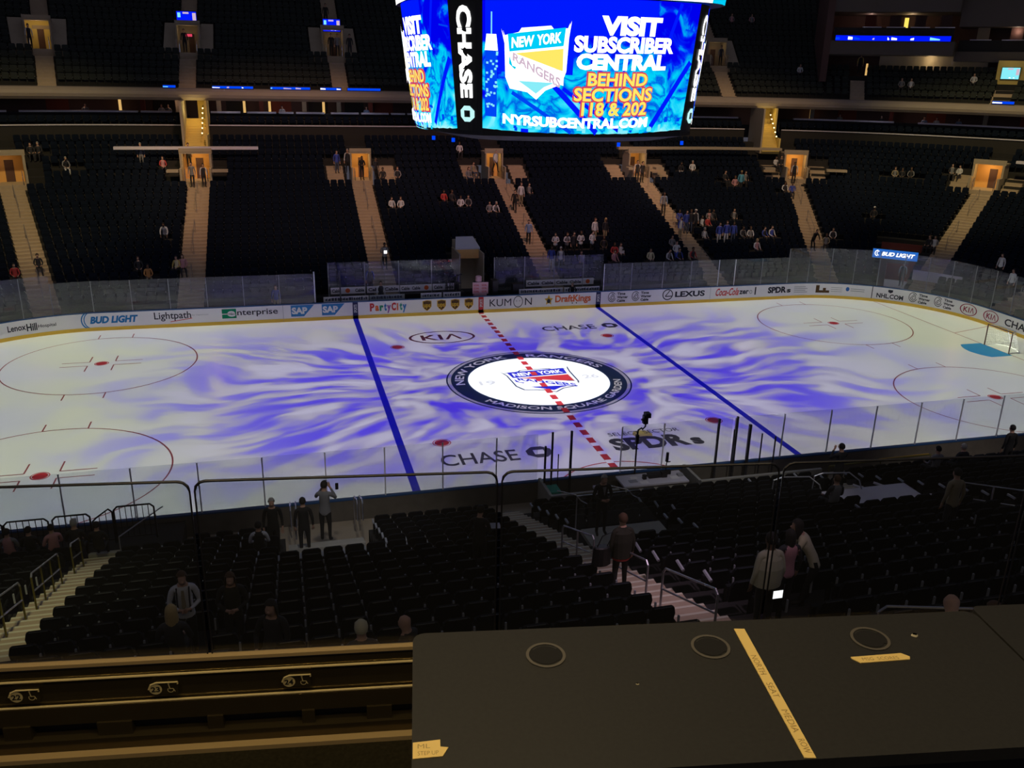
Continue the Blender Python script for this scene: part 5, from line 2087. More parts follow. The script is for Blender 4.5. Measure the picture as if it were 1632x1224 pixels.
rail_loop('handrail', [(5.15, 9.0), (5.1, 11.2)], 'steel handrail on the right near stairs at the picture edge', 'chrome_dim', 'chrome_dim')


def platform(s0, s1, o0, o1, z, label, edge='ledge'):
    root = empty('viewing_platform', W((s0 + s1) / 2, (o0 + o1) / 2, z, True))
    tag(root, label, 'platform')
    bx, by, bz = root.location
    mb = MB()
    mb.box(s0 - bx, s1 - bx, -12.95 - o1 - by, -12.95 - o0 - by, -.12, 0)
    mb.obj('deck', edge, root)
    mb = MB()
    mb.box(s0 - bx, s1 - bx, -12.95 - o1 - by - .1, -12.95 - o1 - by, -.4, .22)
    mb.obj('kerb', edge, root)
    return root


M_['deckgrey'] = mat('grey_deck', (.38, .37, .34), .8, noise=(3, .2))
platform(-12.3, -10.2, 3.7, 4.3, 1.62, 'grey wheelchair platform behind the seated row, left of the middle stairs', 'deckgrey')
platform(-4.75, -2.5, 6.9, 8.1, 2.95, 'grey platform with a glass guard beyond the woman in olive', 'deckgrey')
platform(3.1, 6.5, 5.4, 6.6, 2.45, 'pale platform in the right part of the near stand', 'ledge')
# guards around the openings
for s0, o0, s1, o1, lab in ((-12.2, 1.2, -12.2, 3.1, 'left chrome loop rail over the near opening'), (-10.25, 1.2, -10.25, 3.1, 'right chrome loop rail over the near opening')):
    root = empty('loop_rail', W(s0, o0, .9, True))
    tag(root, lab, 'rail')
    for dx in (0, .16):
        mb = MB()
        mb.tube([(dx, 0, -.2), (dx, 0, .75), (dx, -.15, .88), (dx, -1.1, 1.22), (dx, -1.25, 1.15), (dx, -1.25, .6)], .022, 7)
        mb.obj('rail_tube', 'chrome', root)
root = empty('loop_rail', W(-11.95, 3.6, 1.72, True))
tag(root, 'small chrome hoop standing on the grey wheelchair platform', 'rail')
mb = MB()
mb.tube([(-.12, 0, 0), (-.12, 0, .8), (-.06, 0, .9), (.06, 0, .9), (.12, 0, .8), (.12, 0, 0)], .022, 7)
mb.obj('rail_tube', 'chrome', root)
root = empty('platform_guard', W(-3.7, 6.9, 2.95, True))
tag(root, 'clear guard panel with thin rail beyond the woman in olive', 'guard')
mb = MB()
mb.box(-1.15, 1.25, -.01, .01, .05, .95)
mb.obj('pane', 'fglass', root)
mb = MB()
mb.tube([(-1.2, 0, 0), (-1.2, 0, 1.0), (1.3, 0, 1.0), (1.3, 0, 0)], .02, 6)
mb.obj('frame', 'chrome_dim', root)
for x0, lab in ((-3.95, 'thin chrome hoop left of the suited man'), (-2.3, 'thin chrome hoop right of the suited man')):
    root = empty('loop_rail', W(x0, 4.2, 1.6, True))
    tag(root, lab, 'rail')
    mb = MB()
    mb.tube([(-.5, .3, 1.0), (0, 0, .95), (.12, -.1, .8), (.25, -.3, .78), (.3, -.35, .3), (.3, -.35, 0)], .02, 6)
    mb.obj('rail_tube', 'chrome', root)
root = empty('loop_rail', W(3.2, 5.2, 2.0, True))
tag(root, 'curved chrome rail left of the pale platform', 'rail')
for dx in (0, 1.4):
    mb = MB()
    mb.tube([(dx - 1.2, .1, -.1), (dx - 1.15, .1, .85), (dx - .9, .05, .95), (dx, 0, .9), (dx + .25, -.2, .7), (dx + .35, -.4, .2)], .022, 7)
    mb.obj('rail_tube', 'chrome_dim', root)
for i in range(3):
    mb = MB()
    q = W(4.2 + i * .75, 5.0, 2.35, True)
    mb.tube([(q[0], q[1], q[2]), (q[0] + .25, q[1] - .25, q[2] - .05)], .04, 6)
    tag(mb.obj('end_arm', 'ledge'), 'pale seat end arm just beyond the pale platform', 'armrest', 'pale seat arms by the pale platform')
for s_, o_ in ((-5.0, 9.9), (-4.9, 10.9), (-4.95, 11.9), (-4.9, 12.9), (-4.85, 13.9), (-2.2, 4.9), (-2.1, 5.8), (-2.0, 6.7), (4.1, 3.2), (2.3, 3.4), (4.4, 4.2)):
    q = W(s_, o_, .9 + .363 * (o_ - 2) + .55, True)
    mb = MB()
    mb.tube([(q[0], q[1] + .12, q[2] + .05), (q[0] + .02, q[1] - .14, q[2] - .02)], .035, 6)
    tag(mb.obj('end_arm', 'arm'), 'pale end arm of a seat row beside the near stairs', 'armrest', 'pale end arms of the near seat rows')

# crowd barriers at left, black with many bars
for i, (x0, x1, y, z0, tp) in enumerate(((-21.6, -20.15, -14.3, .88, 0), (-20.1, -18.95, -14.3, .88, 0), (-18.85, -17.85, -14.25, .88, 0), (-17.8, -17.25, -14.2, .95, .25), (-17.2, -16.1, -14.2, 1.0, 0))):
    root = empty('crowd_barrier', (x0, y, z0))
    tag(root, 'black barred barrier by the ice, ' + ('far left at the picture edge', 'second from the left', 'behind the seated man in a cap', 'sloping one at the top of the stairs', 'rightmost and tallest')[i], 'barrier')
    L_ = x1 - x0
    mb = MB()
    h = 1.12
    mb.tube([(0, 0, 0), (0, 0, h - .1 - tp), (.1, 0, h - tp), (L_ - .1, 0, h), (L_, 0, h - .1), (L_, 0, 0)], .028, 7)
    mb.tube([(0, 0, .12), (L_, 0, .12)], .022, 6)
    mb.obj('frame', 'rail_dark', root)
    nb_ = int(L_ / .15)
    for j in range(1, nb_):
        mb = MB()
        x = L_ * j / nb_
        mb.tube([(x, 0, .12), (x, 0, h - tp * (1 - x / L_) - .01)], .012, 5)
        mb.obj('bar', 'rail_dark', root)
# small tan pit wall right of the left stairs and its sloping rail
mb = MB()
mb.box(-17.9, -15.9, -14.9, -14.75, .3, 1.0)
tag(mb.obj('pit_wall', 'deckgrey'), 'olive grey low wall right above the left stairs', 'wall')
mb = MB()
mb.tube([(-17.0, -15.0, 1.55), (-15.9, -13.9, 1.85)], .02, 6)
mb.tube([(-17.0, -15.0, .95), (-17.0, -15.0, 1.55)], .02, 6)
mb.tube([(-16.1, -14.1, 1.0), (-16.1, -14.1, 1.8)], .02, 6)
tag(mb.obj('sloping_rail', 'chrome_dim'), 'thin sloping rail beside the rightmost black barrier', 'rail')

# timekeeper and penalty boxes
root = empty('scorer_table', (.05, -13.75, .3))
tag(root, 'scorer table with pale top covered in papers behind the near boards', 'table')
mb = MB()
mb.box(-1.2, 1.2, -.45, .42, .74, .80)
mb.obj('table_top', 'ledge', root)
mb = MB()
mb.box(-1.12, 1.15, -.38, -.32, 0, .74)
mb.obj('front_panel', 'deckgrey', root)
for x in (-1.1, 1.1):
    mb = MB()
    mb.box(x - .03, x + .03, .3, .36, 0, .74)
    mb.obj('leg', 'dark_post', root)
rr = random.Random(9)
for i, (x, y, w, d, h, m) in enumerate(((-.9, -.1, .3, .2, .01, 'a_grey'), (-.75, .15, .25, .18, .01, 'board'), (-.35, 0, .12, .12, .16, 'black'), (-.12, .1, .5, .25, .12, 'black'), (.35, .05, .2, .2, .2, 'black'),
                                        (.65, -.1, .3, .22, .01, 'board'), (.62, .22, .16, .12, .14, 'black'), (.95, 0, .2, .15, .08, 'a_grey'), (-.55, -.25, .3, .2, .01, 'board'))):
    mb = MB()
    x += .05
    y -= 13.75
    mb.box(x, x + w, y - d / 2, y + d / 2, 1.1, 1.1 + h)
    flat = h < .05
    tag(mb.obj('paper_sheet' if flat else 'control_box', m), 'sheet of paper on the scorer table' if flat else 'small black box on the scorer table', 'paper' if flat else 'box', 'papers on the scorer table' if flat else 'black boxes on the scorer table')
for x, y, z1, w, dark in ((-3.5, -13.3, 2.95, .06, 1), (-2.79, -13.2, 2.9, .07, 1), (-3.8, -13.5, 2.55, .06, 1), (-3.25, -13.25, 2.1, .03, 1), (2.7, -13.25, 2.92, .07, 1), (3.28, -13.35, 2.5, .035, 1), (3.42, -13.25, 2.95, .07, 1),
                      (3.93, -13.3, 2.62, .09, 1), (4.42, -13.35, 2.25, .04, 1), (4.98, -13.35, 2.1, .04, 1)):
    mb = MB()
    mb.box(x - w / 2, x + w / 2, y - w / 2, y + w / 2, .3, z1)
    tag(mb.obj('stanchion', 'dark_post'), 'dark upright glass stanchion beside the penalty boxes', 'stanchion', 'dark stanchions by the penalty boxes')
for x0, x1, lab in ((-3.9, -1.5, 'left'), (1.5, 6.2, 'right')):
    mb = MB()
    mb.box(x0, x1, -14.62, -14.5, .3, 1.25)
    mb.box(x0, x0 + .1, -14.5, -13.1, .3, 1.2)
    tag(mb.obj('penalty_box_wall', 'deckgrey'), f'grey wall of the {lab} penalty box behind the near boards', 'wall')
    mb = MB()
    mb.box(x0 + .3, x1 - .1, -14.45, -14.1, .3, .75)
    tag(mb.obj('bench', 'blue' if lab == 'right' else 'deckgrey'), f'bench inside the {lab} penalty box', 'bench')
mb = MB()
mb.box(-3.85, -3.3, -13.9, -13.3, .3, 1.0)
tag(mb.obj('gate_panel', 'a_teal'), 'green gate panel at the left penalty box', 'gate')
mb = MB()
mb.box(-2.35, -2.05, -14.55, -14.3, 1.25, 1.33)
tag(mb.obj('towel', 'ledge'), 'white towel on the left penalty box wall', 'towel')
mb = MB()
for x in (-3.4, -1.5, .4, 2.3, 4.2, 6.1, 8.0, 9.9):
    mb.tube([(x, -14.85, .3), (x, -14.85, 1.15)], .02, 5)
mb.tube([(-4.5, -14.85, 1.15), (10.5, -14.85, 1.15)], .022, 6)
tag(mb.obj('walkway_rail', 'dark_post'), 'long low dark rail along the walkway behind the penalty boxes', 'rail')
root = empty('light_rail', W(8.9, 1.9, .9, True))
tag(root, 'bright green white strip rail right of the photographer', 'rail')
mb = MB()
mb.tube([(-2.6, 0, .55), (1.6, 0, .62)], .03, 6)
for x in (-2.6, -.5, 1.6):
    mb.tube([(x, 0, -.2), (x, 0, .55)], .02, 6)
mb.obj('rail_tube', 'brass_rail', root)
mb = MB()
mb.tube([(-.6, 0, .64), (1.5, 0, .66)], .012, 6)
mb.obj('strip', 'a_gold', root)
# camera on its pole by the timekeeper
root = empty('video_camera', (-.40, -13.25, .3))
tag(root, 'black remote video camera on a thin pole above the timekeeper glass', 'camera')
mb = MB()
mb.tube([(0, 0, 0), (0, 0, 2.4)], .03, 7)
mb.obj('pole', 'black', root)
mb = MB()
mb.tube([(0, 0, 2.3), (.02, 0, 2.45), (.14, 0, 2.52), (.18, .02, 2.45), (.28, .02, 2.55), (.29, .02, 2.68)], .03, 6)
mb.box(-.05, .05, -.05, .05, 1.95, 2.28)
mb.obj('arm', 'black', root)
mb = MB()
mb.box(.17, .33, -.08, .08, 2.68, 2.98)
mb.box(.26, .44, -.05, .2, 2.88, 3.04)
mb.box(.10, .22, -.12, .02, 2.80, 2.86)
mb.obj('camera_head', 'black', root)
root = empty('microphone', (.78, -13.25, 1.07))
tag(root, 'small black microphone on the boards beside the camera pole', 'microphone')
mb = MB()
mb.tube([(0, 0, 0), (.02, 0, .35), (.16, 0, .36)], .02, 6)
mb.obj('stand', 'black', root)
mb = MB()
mb.tube([(.02, 0, .38), (.03, 0, .72)], [.06, .05], 8)
mb.obj('mic_head', 'black', root)

# ================================================================== BALCONY FRONT (where the picture is taken from)
def frame(deg):
    a = R(deg)
    ex, ey = (math.cos(a), -math.sin(a)), (math.sin(a), math.cos(a))
    return lambda x, y, z: (CAM[0] + x * ex[0] + y * ey[0], CAM[1] + x * ex[1] + y * ey[1], z)


G8, G9 = frame(8), frame(9)
M_['brass'] = mat('dark_brass', (.075, .058, .028), .16, .55, noise=(6, .15))
M_['brass_edge'] = mat('highlit_brass_edge', (.95, .78, .36), .22, .35)  # highlights put into the colour of trims and plate edges; also plate marks
M_['brass_cap'] = mat('matt_brass_cap', (.50, .36, .16), .5, .2)
M_['carpet'] = mat('dark_carpet', (.022, .019, .010), .95, 0, .05, noise=(60, .6))
M_['table'] = mat('black_laminate', (.026, .0255, .0225), .55, 0, .25, noise=(90, .25))
M_['tape'] = mat('yellow_masking_tape', (.85, .62, .20), .7, noise=(20, .06))
M_['ink'] = mat('tape_ink', (.35, .24, .08), .8)
M_['hole'] = mat('hole_dark', (.004, .004, .004), .9)
M_['hole_rim'] = mat('hole_rim', (.10, .09, .07), .5)
mb = MB()
mb.box(-5, 5, -2.5, 2.92, 11.7, 11.868, G8)
struct(mb.obj('floor_balcony', 'carpet'))
root = empty('brass_parapet', (0, 0, 0))
tag(root, 'long dark brass balcony front with seat number plates below the glass', 'parapet')
mb = MB()
mb.box(-5, 5, 2.985, 3.0, 12.00, 12.235, G8)
mb.obj('front_panel', 'brass', root)
mb = MB()
mb.box(-5, 5, 3.0, 3.02, 11.6, 12.0, G8)
mb.obj('gap_shade_backing', 'black', root)  # black sheet added so the gaps between the brackets look dark
mb = MB()
mb.box(-5, 5, 2.975, 3.004, 12.247, 12.262, G8)
mb.obj('top_cap', 'brass_cap', root)
for z, y0, r_ in ((12.192, 2.978, .005), (12.077, 2.974, .005)):
    mb = MB()
    mb.tube([G8(-5, y0, z), G8(5, y0, z)], r_, 8)
    mb.obj('brass_trim', 'brass_edge', root)
mb = MB()
mb.box(-5, 5, 2.965, 2.985, 11.995, 12.075, G8)
mb.obj('lower_panel', 'brass', root)
mb = MB()
mb.box(-5, 5, 2.94, 3.0, 11.85, 11.94, G8)
mb.obj('base_ledge', 'brass', root)
mb = MB()
mb.box(-5, 5, 2.905, 2.945, 11.85, 11.888, G8)
mb.obj('floor_trim', 'brass_cap', root)
for x, w in ((-1.52, .10), (-1.16, .13), (-.78, .06), (-.42, .05), (-.14, .10), (.3, .1), (.8, .1)):
    mb = MB()
    mb.box(x - w / 2, x + w / 2, 2.955, 3.0, 11.935, 12.0, G8)
    mb.obj('bracket', 'brass', root)
for t, x in (('22', -1.475), ('23', -.965), ('24', -.46)):
    pl_ = MB()
    pts = [(-.055, 0), (.055, 0), (.055, .055), (-.025, .055), (-.045, .045), (-.055, .028)]
    n = len(pts)
    pl_.add([G8(x + a, 2.968, 12.108 + b) for a, b in pts] + [G8(x + a, 2.985, 12.108 + b) for a, b in pts], [tuple(range(n)), tuple(range(2 * n - 1, n - 1, -1))] + [(i, n + i, n + (i + 1) % n, (i + 1) % n) for i in range(n)])
    po = pl_.obj('number_plate', 'brass', root)
    mb = MB()
    mb.tube([G8(x - .054, 2.966, 12.135), G8(x - .045, 2.966, 12.155), G8(x - .025, 2.966, 12.164), G8(x + .056, 2.966, 12.164), G8(x + .056, 2.966, 12.155)], .0035, 6)
    mb.obj('plate_edge', 'brass_edge', po)
    mb = MB()
    F = lambda a, b: G8(x + a, 2.9665, 12.108 + b)
    disc(mb, F, -.028, .026, .024, 24, 0)
    put_text(mb, t, lambda a, b: G8(x + a, 2.965, 12.108 + b), -.045, -.011, .014, .038, .03, 0, 1)
    # wheelchair sign
    ring_faces(mb, F, .028, .020, .0095, .012, 20, 2.4, 6.6, 0)
    line(mb, F, .022, .046, .026, .024, .004, 0)
    line(mb, F, .026, .026, .038, .026, .003, 0)
    line(mb, F, .038, .026, .044, .012, .003, 0)
    disc(mb, F, .022, .049, .004, 10, 0)
    mb.obj('plate_lettering', ['brass_mark' if 'brass_mark' in M_ else 'brass_edge', 'hole'], po)
# glass panels
xs = [-1.91, -.784, .336, 1.444, 2.513, 3.6]
labs = ('leftmost in the picture', 'second from left, over the left seats', 'third from left, behind the table middle', 'fourth from left, right of the man in beige', 'cut off at the right picture edge')
for i in range(5):
    x0, x1 = xs[i] + .009, xs[i + 1] - .009
    root = empty('balcony_glass', G8(x0, 3.0, 12.262))
    tag(root, 'balcony glass panel with dark rounded frame, ' + labs[i], 'glass panel')
    bx, by, bz = root.location
    T = lambda a, b, c: tuple(p - q for p, q in zip(G8(a, b, c), (bx, by, bz)))
    mb = MB()
    z1 = 13.0
    mb.add([T(x0, 3.0, 12.262), T(x1, 3.0, 12.262), T(x1, 3.0, z1 - .03), T(x1 - .03, 3.0, z1), T(x0 + .03, 3.0, z1), T(x0, 3.0, z1 - .03),
            T(x0, 3.012, 12.262), T(x1, 3.012, 12.262), T(x1, 3.012, z1 - .03), T(x1 - .03, 3.012, z1), T(x0 + .03, 3.012, z1), T(x0, 3.012, z1 - .03)],
           [(0, 1, 2, 3, 4, 5), (11, 10, 9, 8, 7, 6)] + [(j, j + 6, (j + 1) % 6 + 6, (j + 1) % 6) for j in range(6)])
    mb.obj('pane', 'fglass', root)
    mb = MB()
    arc = [T(x0, 3.0, 12.262), T(x0, 3.0, z1 - .04)] + [T(x0 + .04 - .04 * math.cos(a), 3.0, z1 - .04 + .04 * math.sin(a)) for a in (R(30), R(60), R(90))] + \
          [T(x1 - .04 + .04 * math.sin(a), 3.0, z1 - .04 + .04 * math.cos(a)) for a in (0, R(30), R(60))] + [T(x1, 3.0, z1 - .04), T(x1, 3.0, 12.262)]
    mb.tube(arc, [.0035, .0035] + [.0055] * 6 + [.0035, .0035], 7)
    mb.obj('frame', 'rail_dark', root)
# table
tb = empty('counter_table', G9(.7, 1.6, 13.12))
tag(tb, 'black counter table with round cable holes and yellow tape in the foreground', 'table')
bx, by, bz = tb.location
T9 = lambda a, b, c: tuple(p - q for p, q in zip(G9(a, b, c), (bx, by, bz)))
ZT_ = 13.12


def slab(x0, x1, y0, y1, z0, z1, T, r=.03):
    mb = MB()
    pts = []
    for cx, cy, a0 in ((x1 - r, y1 - r, 0), (x0 + r, y1 - r, 90), (x0 + .003, y0 + .003, 180), (x1 - .003, y0 + .003, 270)):
        rr_ = r if a0 < 180 else .003
        for i in range(5):
            a = R(a0 + i * 22.5)
            pts.append((cx + rr_ * math.cos(a), cy + rr_ * math.sin(a)))
    n = len(pts)
    mb.add([T(x, y, z1) for x, y in pts] + [T(x, y, z0) for x, y in pts], [tuple(range(n)), tuple(range(2 * n - 1, n - 1, -1))] + [(i, n + i, n + (i + 1) % n, (i + 1) % n) for i in range(n)])
    return mb


slab(-.032, 1.418, 1.365, 1.845, ZT_ - .03, ZT_, T9).obj('table_top', 'table', tb)
for x, y in ((.281, 1.738), (.683, 1.742), (1.089, 1.746)):
    mb = MB()
    disc(mb, lambda a, b: T9(a, b, ZT_ + .0012), x, y, .034, 32, 0)
    h_ = mb.obj('cable_hole', 'hole', tb)
    mb = MB()
    ring_faces(mb, lambda a, b: T9(a, b, ZT_ + .002), x, y, .040, .047, 40)
    mb.obj('hole_rim', 'hole_rim', tb)
    for sx in (-1, 1):
        mb = MB()
        ring_faces(mb, lambda a, b: T9(a, b, ZT_ + .0016), x, y, .030, .040, 12, *((2.5, 3.8) if sx < 0 else (-.65, .65)))
        mb.obj('hole_insert', 'hole', tb)
for x in (.02, 1.37):
    mb = MB()
    mb.box(x - .02, x + .02, 1.75, 1.79, 11.85, ZT_ - .03, T9)
    mb.obj('leg', 'dark_post', tb)
mb = MB()
mb.box(-.02, 1.41, 1.40, 1.42, ZT_ - .14, ZT_ - .03, T9)
mb.obj('apron', 'black', tb)
tb2 = empty('counter_table', G9(2.1, 1.6, 13.12))
tag(tb2, 'second black counter table beyond the dark seam at the right edge', 'table')
bx, by, bz = tb2.location
slab(1.424, 2.9, 1.365, 1.865, ZT_ - .03, ZT_, T9, .02).obj('table_top', 'table', tb2)
mb = MB()
mb.box(1.46, 1.50, 1.75, 1.79, 11.85, ZT_ - .03, T9)
mb.obj('leg', 'dark_post', tb2)
mb = MB()
mb.box(1.43, 2.88, 1.40, 1.42, ZT_ - .14, ZT_ - .03, T9)
mb.obj('apron', 'black', tb2)


def tape(pts, label, ink=None):
    n = len(pts)
    mb = MB()
    mb.add([G9(x, y, ZT_ + .0022) for x, y in pts] + [G9(x, y, ZT_ + .0002) for x, y in pts], [tuple(range(n)), tuple(range(2 * n - 1, n - 1, -1))] + [(i, n + i, n + (i + 1) % n, (i + 1) % n) for i in range(n)])
    o = mb.obj('masking_tape', 'tape')
    tag(o, label, 'tape')
    if ink:
        for F, t, a, b, c, d in ink:
            mb = MB()
            put_text(mb, t, F, a, b, c, d, -.01)
            mb.obj('handwriting', 'ink', o)
    return o


FT9 = lambda a, b: G9(a, b, ZT_ + .0026)
FV = lambda a, b: G9(.7615 + b + (a - 1.37) * .036, 3.175 - a, ZT_ + .0026)
tape([(.764, 1.808), (.760, 1.368), (.784, 1.366), (.790, 1.806)], 'long yellow tape strip running across the black table',
     [(lambda a, b: G9(.771 + b * 1.0, 1.72 - a, ZT_ + .0026), t, x, x + w, -.004, .010) for t, x, w in (('NORTH', .02, .07), ('SEAT', .12, .05), ('MEDIA', .21, .07), ('ROW', .30, .04))])
tape([(1.006, 1.672), (1.02, 1.655), (1.145, 1.660), (1.150, 1.670), (1.135, 1.684), (1.006, 1.678)], 'short torn yellow tape below the right cable hole', [(FT9, 'MSG  SCORES', 1.03, 1.12, 1.662, 1.673)])
tape([(-.030, 1.425), (.030, 1.428), (.042, 1.452), (.026, 1.455), (.026, 1.475), (-.030, 1.470)], 'torn yellow tape piece at the lower left table corner', [(FT9, 'ML', -.02, .005, 1.452, 1.464), (FT9, 'STEP UP', -.02, .022, 1.433, 1.444)])
for x, y, r_, lab in ((1.207, 1.752, .008, 'small cream crumb right of the rightmost cable hole'), (.474, 1.620, .0035, 'tiny white speck in the middle of the black table')):
    mb = MB()
    rr = random.Random(2)
    N = 9
    q = [(x + r_ * (1 + .25 * rr.uniform(-1, 1)) * math.cos(i * 6.283 / N), y + r_ * .8 * (1 + .25 * rr.uniform(-1, 1)) * math.sin(i * 6.283 / N)) for i in range(N)]
    mb.add([G9(a, b, ZT_ + .0002) for a, b in q] + [G9(x + (a - x) * .7, y + (b - y) * .7, ZT_ + r_ * .6) for a, b in q], [tuple(range(2 * N - 1, N - 1, -1))] + [(i, (i + 1) % N, N + (i + 1) % N, N + i) for i in range(N)])
    mb.f.append(tuple(range(N, 2 * N)))
    mb.m.append(0)
    tag(mb.obj('crumb', 'cream'), lab, 'crumb')
# added warm lights, unseen overhead, for the table and brass highlights
for x, y, p in ((-1.6, 1.2, 34), (-.2, 1.0, 32), (1.3, .9, 38), (2.6, .9, 30)):
    q = G8(x, y, 15.6)
    point('balcony_fill_light', q, p, (1, .76, .40), .05)

# ================================================================== PEOPLE
ARCH = {}


def build_body(pose):
    """one continuous skinned body; forward is -Y, feet (or seat row floor) at z=0"""
    V, E, RA, TAG = [], [], [], []

    def v(p, r, t, par=None):
        V.append(p)
        RA.append(r if isinstance(r, tuple) else (r, r))
        TAG.append(t)
        if par is not None:
            E.append((par, len(V) - 1))
        return len(V) - 1
    sit = pose in ('sit', 'sit_lean')
    lean = {'lean': .42, 'sit_lean': .22}.get(pose, 0)
    pz = .52 if sit else (.90 if pose == 'lean' else .94)
    py = .10 if sit else (.12 if pose == 'lean' else 0)

    def up(h, fwd=0.0):
        # point up the spine, bent forwards by `lean`
        return (py - math.sin(lean) * h * 1.4 - fwd, pz + math.cos(lean * 1.1) * h)
    y0, z0 = up(0)
    pel = v((0, y0, z0), (.155, .11), 4)
    y1, z1 = up(.17)
    wa = v((0, y1, z1), (.135, .095), 4, pel)
    y2, z2 = up(.34)
    ch = v((0, y2, z2), (.165, .115), 4, wa)
    y3, z3 = up(.475)
    sh = v((0, y3, z3), (.10, .08), 4, ch)
    y4, z4 = up(.56, .01)
    nk = v((0, y4, z4), .052, 0, sh)
    hf = .06 if pose in ('stand_phone', 'lean', 'sit_lean', 'stand_clasp') else .02
    h1 = v((0, y4 - hf, z4 + .07), (.066, .078), 0, nk)
    h2 = v((0, y4 - hf - .005, z4 + .155), (.080, .098), 0, h1)
    h3 = v((0, y4 - hf + .005, z4 + .215), (.055, .065), 0, h2)
    nose = v((0, y4 - hf - .115, z4 + .105), .012, 0, h1)
    head = (y4 - hf, z4 + .14)
    for sx in (-1, 1):
        s0 = v((sx * .175, y3 + .005, z3 - .01), (.062, .062), 1, sh)
        if pose in ('stand', 'stand_clasp', 'stand_phone', 'walk', 'photo', 'lean'):
            clasp = pose == 'stand_clasp' or (pose == 'stand_phone')
            if pose == 'photo' or (pose == 'reach'):
                el = (sx * .27, y3 - .16, z3 - .20)
                wr = (sx * .12, y3 - .24, z3 + .03)
                hd = (sx * .08, y3 - .23, z3 + .11)
                fd = (-sx * .25, -.2, .9)
            elif clasp:
                el = (sx * .25, y3 - .01, z3 - .28)
                wr = (sx * .09, y3 - .23, z3 - .30 + (.07 if pose == 'stand_phone' else 0))
                hd = (sx * .03, y3 - .27, z3 - .29 + (.09 if pose == 'stand_phone' else 0))
                fd = (-sx * .7, -.5, .15)
            elif pose == 'lean':
                el = (sx * .24, y3 - .12, z3 - .27)
                wr = (sx * .20, y3 - .26, z3 - .46)
                hd = (sx * .19, y3 - .29, z3 - .54)
                fd = (0, -.25, -.95)
            else:
                sw = sx * .12 if pose == 'walk' else 0
                el = (sx * .235, y3 + .03 + sw * .5, z3 - .29)
                wr = (sx * .245, y3 - .04 + sw, z3 - .53)
                hd = (sx * .24, y3 - .06 + sw, z3 - .61)
                fd = (-sx * .1, -.25, -.95)
        else:
            el = (sx * .245, y3 - .06, z3 - .27)
            wr = (sx * .15, y3 - .28, z3 - .36)
            hd = (sx * .12, y3 - .35, z3 - .37)
            fd = (-sx * .3, -.9, -.2)
        e_ = v(el, .046, 1, s0)
        w_ = v(wr, .030, 1, e_)
        p_ = v(hd, (.034, .020), 0, w_)
        # five unequal fingers, slightly curled
        f = Vector(fd).normalized()
        side = f.cross(Vector((0, 1, 0)) if abs(f.y) < .7 else Vector((0, 0, 1))).normalized()
        curl = Vector((0, -1, 0)) if abs(f.y) < .7 else Vector((0, 0, -1))
        for q, ln in ((-1.5, .060), (-.5, .074), (.5, .080), (1.5, .070)):
            b = Vector(hd) + side * q * .019 + f * .030
            k1 = v(tuple(b), .0095, 0, p_)
            m = b + f * ln * .5
            k2 = v(tuple(m), .0085, 0, k1)
            v(tuple(m + (f * .8 + curl * .5).normalized() * ln * .5), .007, 0, k2)
        tb_ = Vector(hd) - side * .030 + f * .002
        k1 = v(tuple(tb_), .011, 0, p_)
        v(tuple(tb_ - side * .018 + f * .045 + curl * .012), .009, 0, k1)
    for sx in (-1, 1):
        st = {'walk': .20 * sx, 'lean': .06 * sx}.get(pose, 0)
        if sit:
            hp = v((sx * .09, y0 - .08, .50), .088, 2, pel)
            kn = v((sx * .13, y0 - .46, .50), .062, 2, hp)
            an = v((sx * .13, y0 - .47, .11), .042, 2, kn)
            v((sx * .14, y0 - .60, .045), (.04, .035), 3, an)
        else:
            hp = v((sx * .088, y0 + .01, z0 - .09), .092, 2, pel)
            kn = v((sx * .10, y0 - .02 - st * .6 - (.05 if pose == 'lean' else 0), .50 if pose != 'lean' else .46), .060, 2, hp)
            an = v((sx * .105, .02 - st + (.06 if pose == 'walk' and sx < 0 else 0), .10), .042, 2, kn)
            v((sx * .125, -.13 - st, .042), (.042, .034), 3, an)
    me = bpy.data.meshes.new('body_cage')
    me.from_pydata(V, E, [])
    o = bpy.data.objects.new('body_cage', me)
    C.objects.link(o)
    o.modifiers.new('Skin', 'SKIN').use_smooth_shade = True
    sd = o.modifiers.new('Subsurf', 'SUBSURF')
    sd.levels = 1
    sk = me.skin_vertices[0].data
    for i, r in enumerate(RA):
        sk[i].radius = r
        sk[i].use_root = (i == 0)
    dg = bpy.context.evaluated_depsgraph_get()
    dg.update()
    bm_ = bpy.data.meshes.new_from_object(o.evaluated_get(dg))
    bpy.data.objects.remove(o)
    bm_.name = 'person_' + pose
    bm_.materials.clear()
    for i in range(5):
        bm_.materials.append(M_['skin'])
    segs_ = [(Vector(V[a]), Vector(V[b]), TAG[b] if not (TAG[a] == 0 and TAG[b] == 1) else 1, max(RA[b])) for a, b in E]
    for p in bm_.polygons:
        c = p.center
        best = (9, 0)
        for a, b, t, rad in segs_:
            ab = b - a
            q = max(0, min(1, (c - a).dot(ab) / max(ab.length_squared, 1e-9)))
            d = (c - a - ab * q).length / max(rad, .02) if True else 0
            if d < best[0]:
                best = (d, t)
        p.material_index = best[1]
        p.use_smooth = True
    ARCH[pose] = (bm_, head)
    # hair cap and long hair for this head position
    hy, hz = head
